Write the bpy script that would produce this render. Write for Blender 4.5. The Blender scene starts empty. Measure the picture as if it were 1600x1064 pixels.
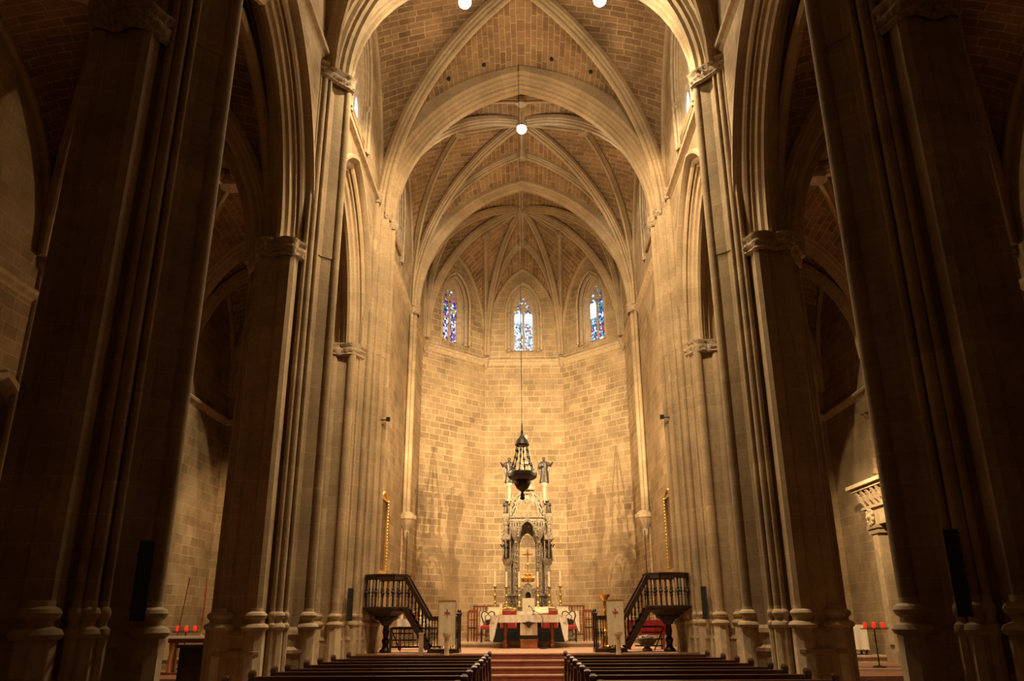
import bpy, math, random
from math import pi, sin, cos, sqrt, atan2, radians
from mathutils import Matrix, Vector, noise
from mathutils.geometry import tessellate_polygon
random.seed(7)
S = bpy.context.scene
COL = S.collection

# ------------------------------------------------------------------ camera
cd = bpy.data.cameras.new('camera'); cam = bpy.data.objects.new('camera', cd); COL.objects.link(cam)
cd.sensor_width = 36; cd.lens = 1240 / 1600 * 36; cd.clip_end = 200
cam.matrix_world = Matrix.Translation((-0.03, 0, 1.7)) @ Matrix.Rotation(radians(0.84), 4, 'Z') @ Matrix.Rotation(radians(90 + 19.28), 4, 'X') @ Matrix.Rotation(radians(-0.3), 4, 'Z')
S.camera = cam
# ------------------------------------------------------------------ world, colour management
W = bpy.data.worlds.new('night'); S.world = W; W.use_nodes = True
W.node_tree.nodes['Background'].inputs[0].default_value = (0.02, 0.03, 0.05, 1)
W.node_tree.nodes['Background'].inputs[1].default_value = 0.3
S.view_settings.view_transform = 'Standard'; S.view_settings.look = 'None'
S.view_settings.exposure = 0.32; S.view_settings.gamma = 1.0; S.view_settings.use_curve_mapping = False
# ------------------------------------------------------------------ lights of the place, plus an added chancel fill
def light(name, kind, loc, power, col=(1, .80, .52), r=.1, target=None, angle=100, blend=.5):
    d = bpy.data.lights.new(name, kind); d.energy = power; d.color = col; d.shadow_soft_size = r
    o = bpy.data.objects.new(name, d); COL.objects.link(o); o.location = loc
    if kind == 'SPOT':
        d.spot_size = radians(angle); d.spot_blend = blend
        o.rotation_euler = (Vector(target) - Vector(loc)).to_track_quat('-Z', 'Y').to_euler()
    return o
WARM = (1, .74, .43)
HANG = [(-1.5, 17.1, 17.38), (2.12, 17.1, 17.38)]
for x, y, z in HANG:
    light('nave_lamp_light', 'POINT', (x, y, z-.25), 520, (1, .80, .52), .14)
    light('nave_lamp_beam', 'SPOT', (x, y, z-.22), 4600, (1, .75, .45), .14, (x, y+9.5, 0), 128, .35)
for s in (-1, 1):
    light('apse_flood_light', 'SPOT', (s*(4.18 if s > 0 else 4.12), 24.25 if s > 0 else 24.0, 7.52), 6500, WARM, .03, (-s*1.2, 38, 9.0), 70, 1.)
    light('chancel_fill_light', 'POINT', (s*4.60, 25.45, 7.9), 1150, WARM, .08)  # added unseen fill behind each chancel pier, brightening chancel walls and vault
light('chancel_lamp_light', 'SPOT', (0.0, 27.0, 19.85), 1500, (1, .86, .62), .12, (0, 27.01, 0), 165, .3)
light('chapel_lamp_light_left', 'SPOT', (-8.3, 23.4, 6.8), 820, (1, .70, .38), .12, (-9.4, 28.4, 3.4), 84, .8)
light('chapel_lamp_light_right', 'SPOT', (8.5, 22.6, 6.6), 950, (1, .72, .40), .12, (10.9, 26.6, 2.4), 88, .8)
light('aisle_lamp_light_left', 'POINT', (-9.4, 19.6, 5.6), 26, (1, .55, .26), .3)
light('aisle_lamp_light_right', 'POINT', (9.4, 19.6, 6.0), 45, (1, .55, .26), .3)

# ------------------------------------------------------------------ materials
M = {}
def base_mat(name):
    m = bpy.data.materials.new(name); m.use_nodes = True
    nt = m.node_tree; b = nt.nodes['Principled BSDF']; M[name] = m
    return m, nt, b
def node(nt, t, **kw):
    n = nt.nodes.new(t)
    for k, v in kw.items():
        if k in n.inputs.keys() if isinstance(k, str) else False: n.inputs[k].default_value = v
        else: setattr(n, k, v)
    return n
def ramp(nt, a, b, c0, c1):
    r = nt.nodes.new('ShaderNodeValToRGB'); r.color_ramp.elements[0].position = a; r.color_ramp.elements[1].position = b
    r.color_ramp.elements[0].color = (*c0, 1); r.color_ramp.elements[1].color = (*c1, 1); return r
def mixc(nt, kind, fac, a, b):
    n = nt.nodes.new('ShaderNodeMix'); n.data_type = 'RGBA'; n.blend_type = kind
    for i, v in ((0, fac), (6, a), (7, b)):
        if hasattr(v, 'is_output'): nt.links.new(v, n.inputs[i])
        elif isinstance(v, tuple): n.inputs[i].default_value = (*v, 1)
        else: n.inputs[i].default_value = v
    return n.outputs[2]
def stone(name, c1, c2, mortar, bw=.62, bh=.31, ms=.012, bump=.25, dirt=.45, rand=.5):
    m, nt, b = base_mat(name); L = nt.links
    uv = nt.nodes.new('ShaderNodeUVMap'); geo = nt.nodes.new('ShaderNodeNewGeometry')
    nz = node(nt, 'ShaderNodeTexNoise', Scale=.55, Detail=2.0); L.new(geo.outputs['Position'], nz.inputs['Vector'])
    wob = node(nt, 'ShaderNodeVectorMath', operation='MULTIPLY_ADD'); wob.inputs[1].default_value = (.16, .10, 0)
    L.new(nz.outputs['Color'], wob.inputs[0]); L.new(uv.outputs[0], wob.inputs[2])
    br = node(nt, 'ShaderNodeTexBrick', Scale=1.0); L.new(wob.outputs[0], br.inputs['Vector'])
    br.inputs['Color1'].default_value = (*c1, 1); br.inputs['Color2'].default_value = (*c2, 1); br.inputs['Mortar'].default_value = (*mortar, 1)
    br.inputs['Mortar Size'].default_value = ms; br.inputs['Mortar Smooth'].default_value = .25; br.inputs['Bias'].default_value = -.1
    br.inputs['Brick Width'].default_value = bw; br.inputs['Row Height'].default_value = bh; br.squash = .8; br.squash_frequency = 3
    n2 = node(nt, 'ShaderNodeTexNoise', Scale=.8, Detail=6.0, Roughness=.65); L.new(geo.outputs['Position'], n2.inputs['Vector'])
    r2 = ramp(nt, .3, .72, (1-dirt, 1-dirt*1.02, 1-dirt*1.05), (1.1, 1.08, 1.05)); L.new(n2.outputs[0], r2.inputs[0])
    n3 = node(nt, 'ShaderNodeTexNoise', Scale=14.0, Detail=5.0, Roughness=.7); L.new(geo.outputs['Position'], n3.inputs['Vector'])
    r3 = ramp(nt, .25, .75, (.78, .77, .75), (1.12, 1.12, 1.12)); L.new(n3.outputs[0], r3.inputs[0])
    n4 = node(nt, 'ShaderNodeTexNoise', Scale=.42, Detail=3.0); L.new(geo.outputs['Position'], n4.inputs['Vector'])
    r4 = ramp(nt, .42, .66, (.0, .0, .0), ((.35,)*3 if name == 'web_stone' else (.72,)*3)); L.new(n4.outputs[0], r4.inputs[0])
    plaster = mixc(nt, 'MIX', r4.outputs[0], br.outputs[0], tuple((a*.62+b*.38)*1.04 for a, b in zip(c1, c2)))
    c = mixc(nt, 'MULTIPLY', 1.0, plaster, r2.outputs[0]); c = mixc(nt, 'MULTIPLY', 1.0, c, r3.outputs[0])
    L.new(c, b.inputs['Base Color']); b.inputs['Roughness'].default_value = .85; b.inputs['Specular IOR Level'].default_value = .25
    bp = node(nt, 'ShaderNodeBump', Strength=bump, Distance=.03)
    ad = node(nt, 'ShaderNodeMath', operation='MULTIPLY_ADD'); L.new(n3.outputs[0], ad.inputs[0]); ad.inputs[1].default_value = .5; L.new(br.outputs['Fac'], ad.inputs[2])
    L.new(ad.outputs[0], bp.inputs['Height']); L.new(bp.outputs[0], b.inputs['Normal'])
    return m
stone('wall_stone', (.46, .335, .19), (.29, .20, .105), (.56, .43, .26))
stone('apse_stone', (.47, .345, .20), (.31, .215, .115), (.64, .50, .31), .58, .30, .018)
stone('pier_stone', (.44, .325, .19), (.36, .26, .148), (.52, .40, .25), .75, .36, .008, .15, .4)
stone('web_stone', (.40, .255, .13), (.235, .14, .068), (.62, .45, .26), .55, .20, .013, .4, .5)
stone('rib_stone', (.47, .35, .205), (.39, .285, .165), (.55, .43, .27), 9, .5, .008, .12, .3)
stone('chapel_stone', (.40, .28, .15), (.28, .19, .10), (.50, .38, .22))
def plain(name, col, rough=.6, metal=0., var=.25, scale=8., bump=.0, spec=.5, stretch=None):
    m, nt, b = base_mat(name); L = nt.links
    tc = nt.nodes.new('ShaderNodeTexCoord'); mp = nt.nodes.new('ShaderNodeMapping'); L.new(tc.outputs['Object'], mp.inputs[0])
    if stretch: mp.inputs['Scale'].default_value = stretch
    n = node(nt, 'ShaderNodeTexNoise', Scale=scale, Detail=4.0); L.new(mp.outputs[0], n.inputs['Vector'])
    r = ramp(nt, .3, .7, tuple(x*(1-var) for x in col), tuple(min(1, x*(1+var)) for x in col)); L.new(n.outputs[0], r.inputs[0])
    L.new(r.outputs[0], b.inputs['Base Color']); b.inputs['Roughness'].default_value = rough; b.inputs['Metallic'].default_value = metal
    b.inputs['Specular IOR Level'].default_value = spec
    if bump:
        bp = node(nt, 'ShaderNodeBump', Strength=bump, Distance=.02); L.new(n.outputs[0], bp.inputs['Height']); L.new(bp.outputs[0], b.inputs['Normal'])
    return m
plain('carved_stone', (.34, .25, .15), .85, 0, .4, 20, .6)
plain('mould_stone', (.43, .32, .19), .85, 0, .18, 6, .15)
plain('silver_stone', (.27, .22, .15), .7, .0, .6, 24, .6)
plain('bronze', (.035, .026, .018), .45, .5, .4, 10)
plain('pew_wood', (.075, .022, .010), .33, 0, .35, 3, 0, .5, (1, 9, 9))
plain('red_wood', (.20, .05, .02), .4, 0, .35, 4, 0, .5, (1, 6, 6))
plain('dark_wood', (.035, .015, .009), .4, 0, .35, 4)
plain('orange_wood', (.34, .13, .04), .4, 0, .25, 4)
plain('black_iron', (.018, .013, .010), .45, .3, .3, 8)
plain('speaker_black', (.008, .012, .013), .5, 0, .2, 30)
plain('speaker_rim', (.06, .065, .06), .4, .4, .1, 30)
plain('gold', (.75, .46, .12), .3, .85, .25, 18)
plain('brass', (.42, .27, .09), .35, .8, .3, 18)
plain('wax', (.80, .66, .40), .5, 0, .06, 8)
plain('red_wax', (.50, .03, .02), .45, 0, .1, 8)
plain('red_cloth', (.30, .012, .010), .8, 0, .25, 10)
plain('white_cloth', (.78, .70, .55), .85, 0, .06, 12, .1)
plain('cream_cloth', (.66, .56, .38), .85, 0, .08, 10, .1)
plain('white_flower', (.85, .82, .70), .7, 0, .05, 10)
plain('marble', (.46, .35, .23), .5, 0, .2, 5)
plain('step_red', (.24, .065, .035), .55, 0, .25, 5)
plain('painting_dark', (.10, .055, .025), .5, 0, .6, 3)
plain('pale_nosing', (.50, .30, .20), .5, 0, .2, 6)
def emit(name, col, st):
    m, nt, b = base_mat(name); b.inputs['Base Color'].default_value = (*col, 1)
    b.inputs['Emission Color'].default_value = (*col, 1); b.inputs['Emission Strength'].default_value = st
emit('bulb', (1, .98, .86), 30)
emit('red_glow', (1, .02, .01), .8)
def floor_mat(name, c1, c2, mortar, bw=.9, bh=.45):
    m = stone(name, c1, c2, mortar, bw, bh, .01, .1, .3); m.node_tree.nodes['Principled BSDF'].inputs['Roughness'].default_value = .45; return m
floor_mat('nave_floor', (.30, .17, .09), (.23, .12, .06), (.35, .24, .14))
floor_mat('aisle_floor', (.34, .17, .10), (.27, .12, .07), (.45, .32, .2), 1.2, .6)
def glass_mat(name, kind):
    """stained glass lit by daylight behind it; uv in metres from the sill centre"""
    m, nt, b = base_mat(name); L = nt.links
    uv = nt.nodes.new('ShaderNodeUVMap'); sp = nt.nodes.new('ShaderNodeSeparateXYZ'); L.new(uv.outputs[0], sp.inputs[0])
    v1 = node(nt, 'ShaderNodeTexVoronoi', Scale=9.0 if kind else 10.0); L.new(uv.outputs[0], v1.inputs['Vector'])
    v2 = node(nt, 'ShaderNodeTexVoronoi', Scale=9.0 if kind else 10.0, feature='DISTANCE_TO_EDGE'); L.new(uv.outputs[0], v2.inputs['Vector'])
    sx = nt.nodes.new('ShaderNodeSeparateColor'); L.new(v1.outputs['Color'], sx.inputs[0])
    pal = nt.nodes.new('ShaderNodeValToRGB'); pal.color_ramp.interpolation = 'CONSTANT'
    cols = {0: [(0, (.02, .04, .16)), (.16, (.45, .75, 1.)), (.42, (1., 1.2, 1.5)), (.62, (.25, .3, .4)), (.74, (.10, .28, .35)), (.85, (.35, .06, .05)), (.93, (.8, .9, 1.2))],
            1: [(0, (.03, .02, .10)), (.2, (.9, .95, .85)), (.36, (.35, .10, .45)), (.5, (.05, .10, .6)), (.62, (.65, .5, .75)), (.76, (.05, .22, .08)), (.86, (.6, .35, .08)), (.93, (.9, .9, 1.))],
            2: [(0, (.02, .05, .2)), (.2, (.15, .45, .8)), (.38, (.6, .9, 1.1)), (.52, (.06, .18, .5)), (.64, (.55, .03, .04)), (.76, (.05, .35, .2)), (.86, (.9, 1., 1.2)), (.94, (.1, .1, .3))]}[kind]
    e = pal.color_ramp.elements; e[0].position, e[0].color = cols[0][0], (*cols[0][1], 1); e[1].position, e[1].color = cols[1][0], (*cols[1][1], 1)
    for p, c in cols[2:]:
        q = e.new(p); q.color = (*c, 1)
    L.new(sx.outputs[0], pal.inputs[0])
    # sky: pale top area of the pictures
    sky = nt.nodes.new('ShaderNodeMapRange'); sky.inputs[1].default_value = {0: 1.45, 1: 3.5, 2: 1.25}[kind]; sky.inputs[2].default_value = {0: 1.75, 1: 3.6, 2: 1.4}[kind]
    L.new(sp.outputs[1], sky.inputs[0])
    fac = sky.outputs[0]
    if kind == 2:
        lt = node(nt, 'ShaderNodeMath', operation='LESS_THAN'); lt.inputs[1].default_value = 0.0; L.new(sp.outputs[0], lt.inputs[0])
        mu = node(nt, 'ShaderNodeMath', operation='MULTIPLY'); L.new(lt.outputs[0], mu.inputs[0]); L.new(fac, mu.inputs[1]); fac = mu.outputs[0]
    cap = node(nt, 'ShaderNodeMapRange'); cap.inputs[1].default_value = 2.05; cap.inputs[2].default_value = 2.15; cap.inputs[3].default_value = 1; cap.inputs[4].default_value = 0
    L.new(sp.outputs[1], cap.inputs[0]); mu = node(nt, 'ShaderNodeMath', operation='MULTIPLY'); L.new(fac, mu.inputs[0]); L.new(cap.outputs[0], mu.inputs[1])
    c = mixc(nt, 'MIX', mu.outputs[0], pal.outputs[0], (.85, 1.25, 1.6) if kind == 0 else (1.5, 1.9, 2.3))
    ld = ramp(nt, .02, .05, (0, 0, 0), (1, 1, 1)); L.new(v2.outputs[0], ld.inputs[0])
    inv = node(nt, 'ShaderNodeMath', operation='MAXIMUM'); L.new(mu.outputs[0], inv.inputs[0]); L.new(ld.outputs[0], inv.inputs[1])
    c = mixc(nt, 'MULTIPLY', 1.0, c, inv.outputs[0])
    b.inputs['Base Color'].default_value = (.02, .02, .03, 1); L.new(c, b.inputs['Emission Color']); b.inputs['Emission Strength'].default_value = .95
    b.inputs['Roughness'].default_value = .3
for k, nme in enumerate(('glass_centre', 'glass_left', 'glass_right')): glass_mat(nme, k)
emit('glass_side', (.5, .7, .95), 1.4)

# ------------------------------------------------------------------ mesh helpers
class MB:
    def __init__(s): s.v = []; s.f = []; s.uv = {}
    def add(s, vs, fs, uvs=None):
        o = len(s.v); s.v += [tuple(v) for v in vs]
        for i, f in enumerate(fs):
            if uvs: s.uv[len(s.f)] = uvs[i]
            s.f.append([o+k for k in f])
        return s
    def box(s, x0, x1, y0, y1, z0, z1):
        return s.add([(x0,y0,z0),(x1,y0,z0),(x1,y1,z0),(x0,y1,z0),(x0,y0,z1),(x1,y0,z1),(x1,y1,z1),(x0,y1,z1)],
                     [(0,3,2,1),(4,5,6,7),(0,1,5,4),(1,2,6,5),(2,3,7,6),(3,0,4,7)])
    def bar(s, a, b, w, h=None, up=(0, 0, 1)):
        a = Vector(a); b = Vector(b); d = (b-a).normalized(); h = h or w
        u = Vector(up)
        if abs(d.dot(u)) > .95: u = Vector((0, 1, 0))
        r = d.cross(u).normalized(); u = r.cross(d).normalized(); vs = []
        for p in (a, b):
            for i, j in ((-1,-1),(1,-1),(1,1),(-1,1)): vs.append(p + r*(i*w/2) + u*(j*h/2))
        return s.add(vs, [(0,3,2,1),(4,5,6,7),(0,1,5,4),(1,2,6,5),(2,3,7,6),(3,0,4,7)])
    def tube(s, pts, r, n=8, cap=True, course=True):
        pts = [Vector(p) for p in pts]; rs = r if isinstance(r, (list, tuple)) else [r]*len(pts); vs = []; fs = []; uvs = []
        L = 0; prev = None; Ls = []
        for i, p in enumerate(pts):
            d = (pts[min(i+1, len(pts)-1)] - pts[max(i-1, 0)]).normalized()
            if prev is None:
                u = Vector((0, 0, 1)) if abs(d.z) < .9 else Vector((0, 1, 0)); a = d.cross(u).normalized()
            else: a = (prev - d*prev.dot(d)).normalized()
            prev = a; b = d.cross(a)
            if i: L += (p-pts[i-1]).length
            Ls.append(L if abs(pts[-1].z-pts[0].z) < .5 else p.z)
            for k in range(n):
                t = 2*pi*k/n; vs.append(p + (a*cos(t) + b*sin(t))*rs[i])
        for i in range(len(pts)-1):
            for k in range(n):
                fs.append((i*n+k, i*n+(k+1)%n, (i+1)*n+(k+1)%n, (i+1)*n+k)); uvs.append([(.2, Ls[i]), (.2, Ls[i]), (.2, Ls[i+1]), (.2, Ls[i+1])])
        if cap:
            fs.append(tuple(range(n-1, -1, -1))); uvs.append([(.2, .1)]*n)
            fs.append(tuple((len(pts)-1)*n+k for k in range(n))); uvs.append([(.2, .1)]*n)
        return s.add(vs, fs, uvs)
    def lathe(s, prof, c=(0, 0, 0), n=16, sx=1., sy=1., rot=0.):
        vs = []; fs = []
        for r, z in prof:
            for k in range(n):
                t = 2*pi*k/n + rot; vs.append((c[0]+r*cos(t)*sx, c[1]+r*sin(t)*sy, c[2]+z))
        m = len(prof)
        for i in range(m-1):
            for k in range(n): fs.append((i*n+k, i*n+(k+1)%n, (i+1)*n+(k+1)%n, (i+1)*n+k))
        fs.append(tuple(range(n-1, -1, -1))); fs.append(tuple((m-1)*n+k for k in range(n)))
        return s.add(vs, fs)
    def ball(s, c, r, n=10, m=6, sz=1.):
        return s.lathe([(r*sin(pi*i/m)+1e-4, -r*cos(pi*i/m)*sz) for i in range(m+1)], c, n)
    def prism(s, poly, z0, z1):
        n = len(poly)
        return s.add([(x, y, z0) for x, y in poly]+[(x, y, z1) for x, y in poly],
                     [tuple(range(n-1, -1, -1)), tuple(range(n, 2*n))]+[(i, (i+1) % n, n+(i+1) % n, n+i) for i in range(n)])
    def loft(s, rings, closed=True, caps=True):
        n = len(rings[0]); vs = [p for r in rings for p in r]; fs = []
        for i in range(len(rings)-1):
            for k in range(n if closed else n-1): fs.append((i*n+k, i*n+(k+1)%n, (i+1)*n+(k+1)%n, (i+1)*n+k))
        if caps: fs.append(tuple(range(n-1, -1, -1))); fs.append(tuple((len(rings)-1)*n+k for k in range(n)))
        return s.add(vs, fs)
    def panel(s, O, U, N, th, outer, holes=()):
        """flat slab in the plane O + u*U + z*Z with holes, thickness th along N"""
        O = Vector(O); U = Vector(U); N = Vector(N); Z = Vector((0, 0, 1))
        loops = [outer]+list(holes); flat = [p for l in loops for p in l]
        tri = tessellate_polygon([[Vector((p[0], p[1], 0)) for p in l] for l in loops])
        vs = [O+U*p[0]+Z*p[1] for p in flat]; n = len(vs); vs += [v+N*th for v in vs]
        fs = [tuple(t) for t in tri]+[tuple(n+i for i in t[::-1]) for t in tri]
        o = 0
        for l in loops:
            k = len(l)
            for i in range(k): fs.append((o+i, o+(i+1) % k, n+o+(i+1) % k, n+o+i))
            o += k
        return s.add(vs, fs)
    def sweep(s, path, prof, side, closed=True, caps=True, inward=None):
        """prof = list of (a along side, b along the curve's inner normal)"""
        path = [Vector(p) for p in path]; side = Vector(side).normalized() if not isinstance(side, list) else side; rings = []; L = 0; n = len(prof); vs = []; fs = []; uvs = []; Ls = []
        for i, p in enumerate(path):
            d = (path[min(i+1, len(path)-1)] - path[max(i-1, 0)]).normalized()
            sd = side[i] if isinstance(side, list) else side
            nn = d.cross(sd).normalized()
            if inward is not None and nn.dot(Vector(inward)-p) < 0: nn = -nn
            if i: L += (p-path[i-1]).length
            Ls.append(L)
            for a, b in prof: vs.append(p + sd*a + nn*b)
        m = len(path)
        for i in range(m-1):
            for k in range(n if closed else n-1):
                fs.append((i*n+k, i*n+(k+1) % n, (i+1)*n+(k+1) % n, (i+1)*n+k)); uvs.append([(.2, Ls[i]), (.2, Ls[i]), (.2, Ls[i+1]), (.2, Ls[i+1])])
        if caps and closed:
            fs.append(tuple(range(n))); uvs.append([(.2, .1)]*n); fs.append(tuple((m-1)*n+k for k in range(n))); uvs.append([(.2, .1)]*n)
        return s.add(vs, fs, uvs)
    def build(s, name, mat, parent=None, smooth=False, loc=None, kind=None, angle=35):
        me = bpy.data.meshes.new(name); me.from_pydata([tuple(v) for v in s.v], [], s.f); me.update()
        uvl = me.uv_layers.new(name='UVMap'); dat = uvl.data
        for p in me.polygons:
            cu = s.uv.get(p.index)
            if cu:
                for j, li in enumerate(p.loop_indices): dat[li].uv = cu[j]
                continue
            nn = p.normal
            if abs(nn.z) > .75:
                for li in p.loop_indices: c = me.vertices[me.loops[li].vertex_index].co; dat[li].uv = (c.x, c.y)
            else:
                l = math.hypot(nn.x, nn.y) or 1; tx, ty = -nn.y/l, nn.x/l
                if tx < -.01 or (abs(tx) <= .01 and ty < 0): tx, ty = -tx, -ty
                for li in p.loop_indices: c = me.vertices[me.loops[li].vertex_index].co; dat[li].uv = (c.x*tx+c.y*ty, c.z)
        me.materials.append(M[mat])
        if smooth: me.polygons.foreach_set('use_smooth', [True]*len(me.polygons)); me.set_sharp_from_angle(angle=radians(angle))
        o = bpy.data.objects.new(name, me); COL.objects.link(o)
        if parent is not None: o.parent = parent
        if loc: o.location = loc
        if kind: o['kind'] = kind
        return o
def thing(name, label, cat, loc=(0, 0, 0), rz=0, group=None):
    o = bpy.data.objects.new(name, None); COL.objects.link(o); o.location = loc; o.rotation_euler = (0, 0, rz); o.empty_display_size = .2
    o['label'] = label; o['category'] = cat
    if group: o['group'] = group
    return o
def tag(o, label, cat, group=None):
    o['label'] = label; o['category'] = cat
    if group: o['group'] = group
    return o
def structure(name):
    o = bpy.data.objects.new(name, None); COL.objects.link(o); o['kind'] = 'structure'; return o
def copy_tree(o, parent=None):
    c = o.copy(); COL.objects.link(c); c.parent = parent
    for ch in list(o.children): copy_tree(ch, c)
    return c

# ------------------------------------------------------------------ arch geometry
_H = 1.25; _R = (1+_H*_H)/2; _OFF = _R-1
def g(t):           # 0 at the springing, 1 at the pointed crown
    x = 1-t; return sqrt(max(0, _R*_R-(x+_OFF)**2))/_H
def tsamp(n):       # springing..crown parameter samples, dense near the springing
    a0 = math.acos(_OFF/_R); return [1-(_R*cos(a0*i/n)-_OFF) for i in range(n+1)]
def arch2d(c, half, zs, za, n=14):   # left springing -> crown -> right springing
    l = [(c-half*(1-t), zs+(za-zs)*g(t)) for t in tsamp(n)]
    return l+[(2*c-x, z) for x, z in l[-2::-1]]
def opening(c, half, z0, zs, za, n=12):
    return [(c-half, z0)]+arch2d(c, half, zs, za, n)+[(c+half, z0)]

CAPZ = 14.4     # vault capitals
ARZ = 9.5       # arcade capitals
WX = 4.85       # nave face of the arcade walls
P = [9.65, 16.65]  # free piers
P3Y, P4Y = 24.2, 32.0
APC = [(4.85, 32.0), (4.80, 35.8), (1.97, 38.7), (-1.97, 38.7), (-4.80, 35.8), (-4.85, 32.0)]

# ------------------------------------------------------------------ floor and steps
fl = MB().box(-11.6, 11.6, -5, 40, -.3, 0).build('floor', 'nave_floor', kind='structure')
ms = MB()
for i in range(5):
    ms.box(-4.1, 4.1, 23.12-.35*i, 38.6 if i == 0 else 23.14-.35*(i-1), 0.002, .8-.16*i-.03)
st = ms.build('floor_steps', 'step_red', kind='structure'); st.name = 'floor'
nz = MB()
for i in range(5): nz.box(-4.1, 4.1, 23.10-.35*i, 38.6 if i == 0 else 23.16-.35*(i-1), .8-.16*i-.03, .8-.16*i)
nz.build('nosing', 'pale_nosing', st)
pf = MB().box(-5.9, 5.9, 23.2, 38.9, .002, .795).build('floor', 'nave_floor', kind='structure')
als = MB().box(-2.25, 2.45, 27.55, 31.6, .8, .9).box(-2.28, 2.48, 27.5, 31.6, .9, .95).build('floor', 'marble', kind='structure')
for s in (-1, 1):
    a, b = sorted((s*6.0, s*11.4))
    MB().box(a, b, 19.6, 28.6, .002, .42).build('floor', 'aisle_floor', kind='structure')
    e = MB().box(a, b, 21.6, 21.95, .42, .45).box(a, b, 25.3, 28.6, .42, .58).box(a, b, 25.25, 25.5, .56, .60)
    e.build('trim_%d' % (1 if s < 0 else 2), 'marble', kind='structure')

# ------------------------------------------------------------------ arcade walls with arches and clerestory
def side_wall(s):
    U = (0, 1, 0); N = (s, 0, 0)
    lo, hi = -4.9, 24.9
    pts = [(lo, ARZ)]
    prev = [2.65]+P+[23.75]
    pts = [(hi, 0), (hi, 21.6), (lo, 21.6), (lo, ARZ)]
    arches = []
    ys = [-4.35, 2.65, 9.65, 16.65, 23.75]
    for a, b in zip(ys[:-1], ys[1:]):
        c = (a+b)/2; half = (b-a)/2-.52
        pts += arch2d(c, half, ARZ, ARZ+half*1.62, 14); arches.append((c, half))
    pts += [(hi-1.7, 0)]
    holes = []
    for c in (13.15, 20.25):
        holes.append(opening(c, 1.25, 15.3, 17.0, 19.6, 8))
    w = MB().panel((s*WX, 0, 0), U, N, 1.02, pts, holes).build('wall_left' if s < 0 else 'wall_right', 'wall_stone', kind='structure')
    for c, half in arches:
        if c < 5: continue
        za = ARZ+half*1.62
        path = [(s*WX, y, z) for y, z in arch2d(c, half, ARZ-.02, za, 18)]
        prof = [(-.02, -.10), (-.09, -.05), (-.09, .03), (-.02, .06), (.07, .10), (.12, .10), (.15, .22), (.21, .27), (.27, .24), (.30, .34), (.38, .36),
                (.42, .48), (.50, .52), (.55, .60), (.65, .60), (.70, .52), (.78, .48), (.82, .36), (.90, .34), (.93, .24), (1.0, .27), (1.06, .20), (1.1, .08), (1.22, .06), (1.22, -.1)]
        prof = [(a*.84, b) for a, b in prof]
        MB().sweep([Vector(p) for p in path], prof, (s, 0, 0), inward=(s*WX, c, ARZ-1)).build('arch_moulding', 'rib_stone', w, smooth=True, angle=30)
    # string course, between the piers
    for a, b in ((9.65+.65, 16.65-.62), (16.65+.62, 23.3)):
        MB().sweep([(s*WX, a, 14.78), (s*WX, b, 14.78)], [(-.02, -.10), (.14, -.06), (.17, 0), (.15, .06), (.06, .10), (.0, .2), (-.02, .2)], (-s, 0, 0), inward=(s*WX, (a+b)/2, 0)).build('string_course', 'mould_stone', w)
    return w
wl = side_wall(-1); wr = side_wall(1)

# ------------------------------------------------------------------ clustered piers
def carved_band(path, z0, z1, out=.10, amp=.05, seed=0, closed=False):
    """leafy carved capital band along a plan path (list of xy), bulging outwards"""
    pts = []
    n = len(path)
    for i in range(n if closed else n-1):
        a = Vector(path[i]); b = Vector(path[(i+1) % n]); k = max(1, int((b-a).length/.045))
        for j in range(k): pts.append(a.lerp(b, j/k))
    if not closed: pts.append(Vector(path[-1]))
    cx = sum(p[0] for p in pts)/len(pts); cy = sum(p[1] for p in pts)/len(pts)
    rows = 7; m = MB(); rings = []
    for r in range(rows+1):
        t = r/rows; prof = [0, .7, .35, .8, .9, .6, 1.15, 1.2][r]; ring = []
        for i, p in enumerate(pts):
            a = pts[(i-1) % len(pts)] if (closed or i > 0) else p; b = pts[(i+1) % len(pts)] if (closed or i < len(pts)-1) else p
            d = (b-a).normalized(); nn = Vector((d.y, -d.x))
            if nn.dot(p-Vector((cx, cy))) < 0: nn = -nn
            nv = noise.noise(Vector((p.x*14+seed, p.y*14, (z0+(z1-z0)*t)*14)))+.6*noise.noise(Vector((p.x*36+seed, p.y*36, z0*3+t*9)))
            am = 0 if r in (0, 1, 6, 7) else amp
            q = p+nn*(out*prof+am*nv); ring.append((q.x, q.y, z0+(z1-z0)*t))
        rings.append(ring)
    m.loft(rings, closed=closed, caps=False)
    # top shelf
    ring2 = [(cx+(x-cx)*.6, cy+(y-cy)*.6, z1) for x, y, z in rings[-1]]
    m.loft([rings[-1], ring2], closed=closed, caps=False)
    return m
Q = [(.16, -1.09), (.22, -1.16), (.42, -1.16), (.50, -1.08), (.51, -.84), (.46, -.76), (.50, -.72), (.58, -.66), (.64, -.62), (.74, -.50), (.82, -.42), (.88, -.30), (.96, -.24), (1.08, -.14), (1.14, 0)]
def shaft_base(m, x, y, r, z0=0.):
    """bell-shaped gothic base with two rolls on a tall octagonal pedestal"""
    m.lathe([(r*1.02, 1.90), (r*1.05, 1.84), (r*1.45, 1.81), (r*1.60, 1.77), (r*1.45, 1.72), (r*1.12, 1.69), (r*1.15, 1.64), (r*1.75, 1.61), (r*1.95, 1.56), (r*1.8, 1.52), (r*1.5, 1.50)][::-1], (x, y, 0), 14)
    m.lathe([(r*2.15, z0), (r*2.15, .22), (r*1.75, .36), (r*1.75, .40), (r*1.55, .46), (r*1.55, 1.50), (r*1.50, 1.52)], (x, y, 0), 8, rot=pi/8)
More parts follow.
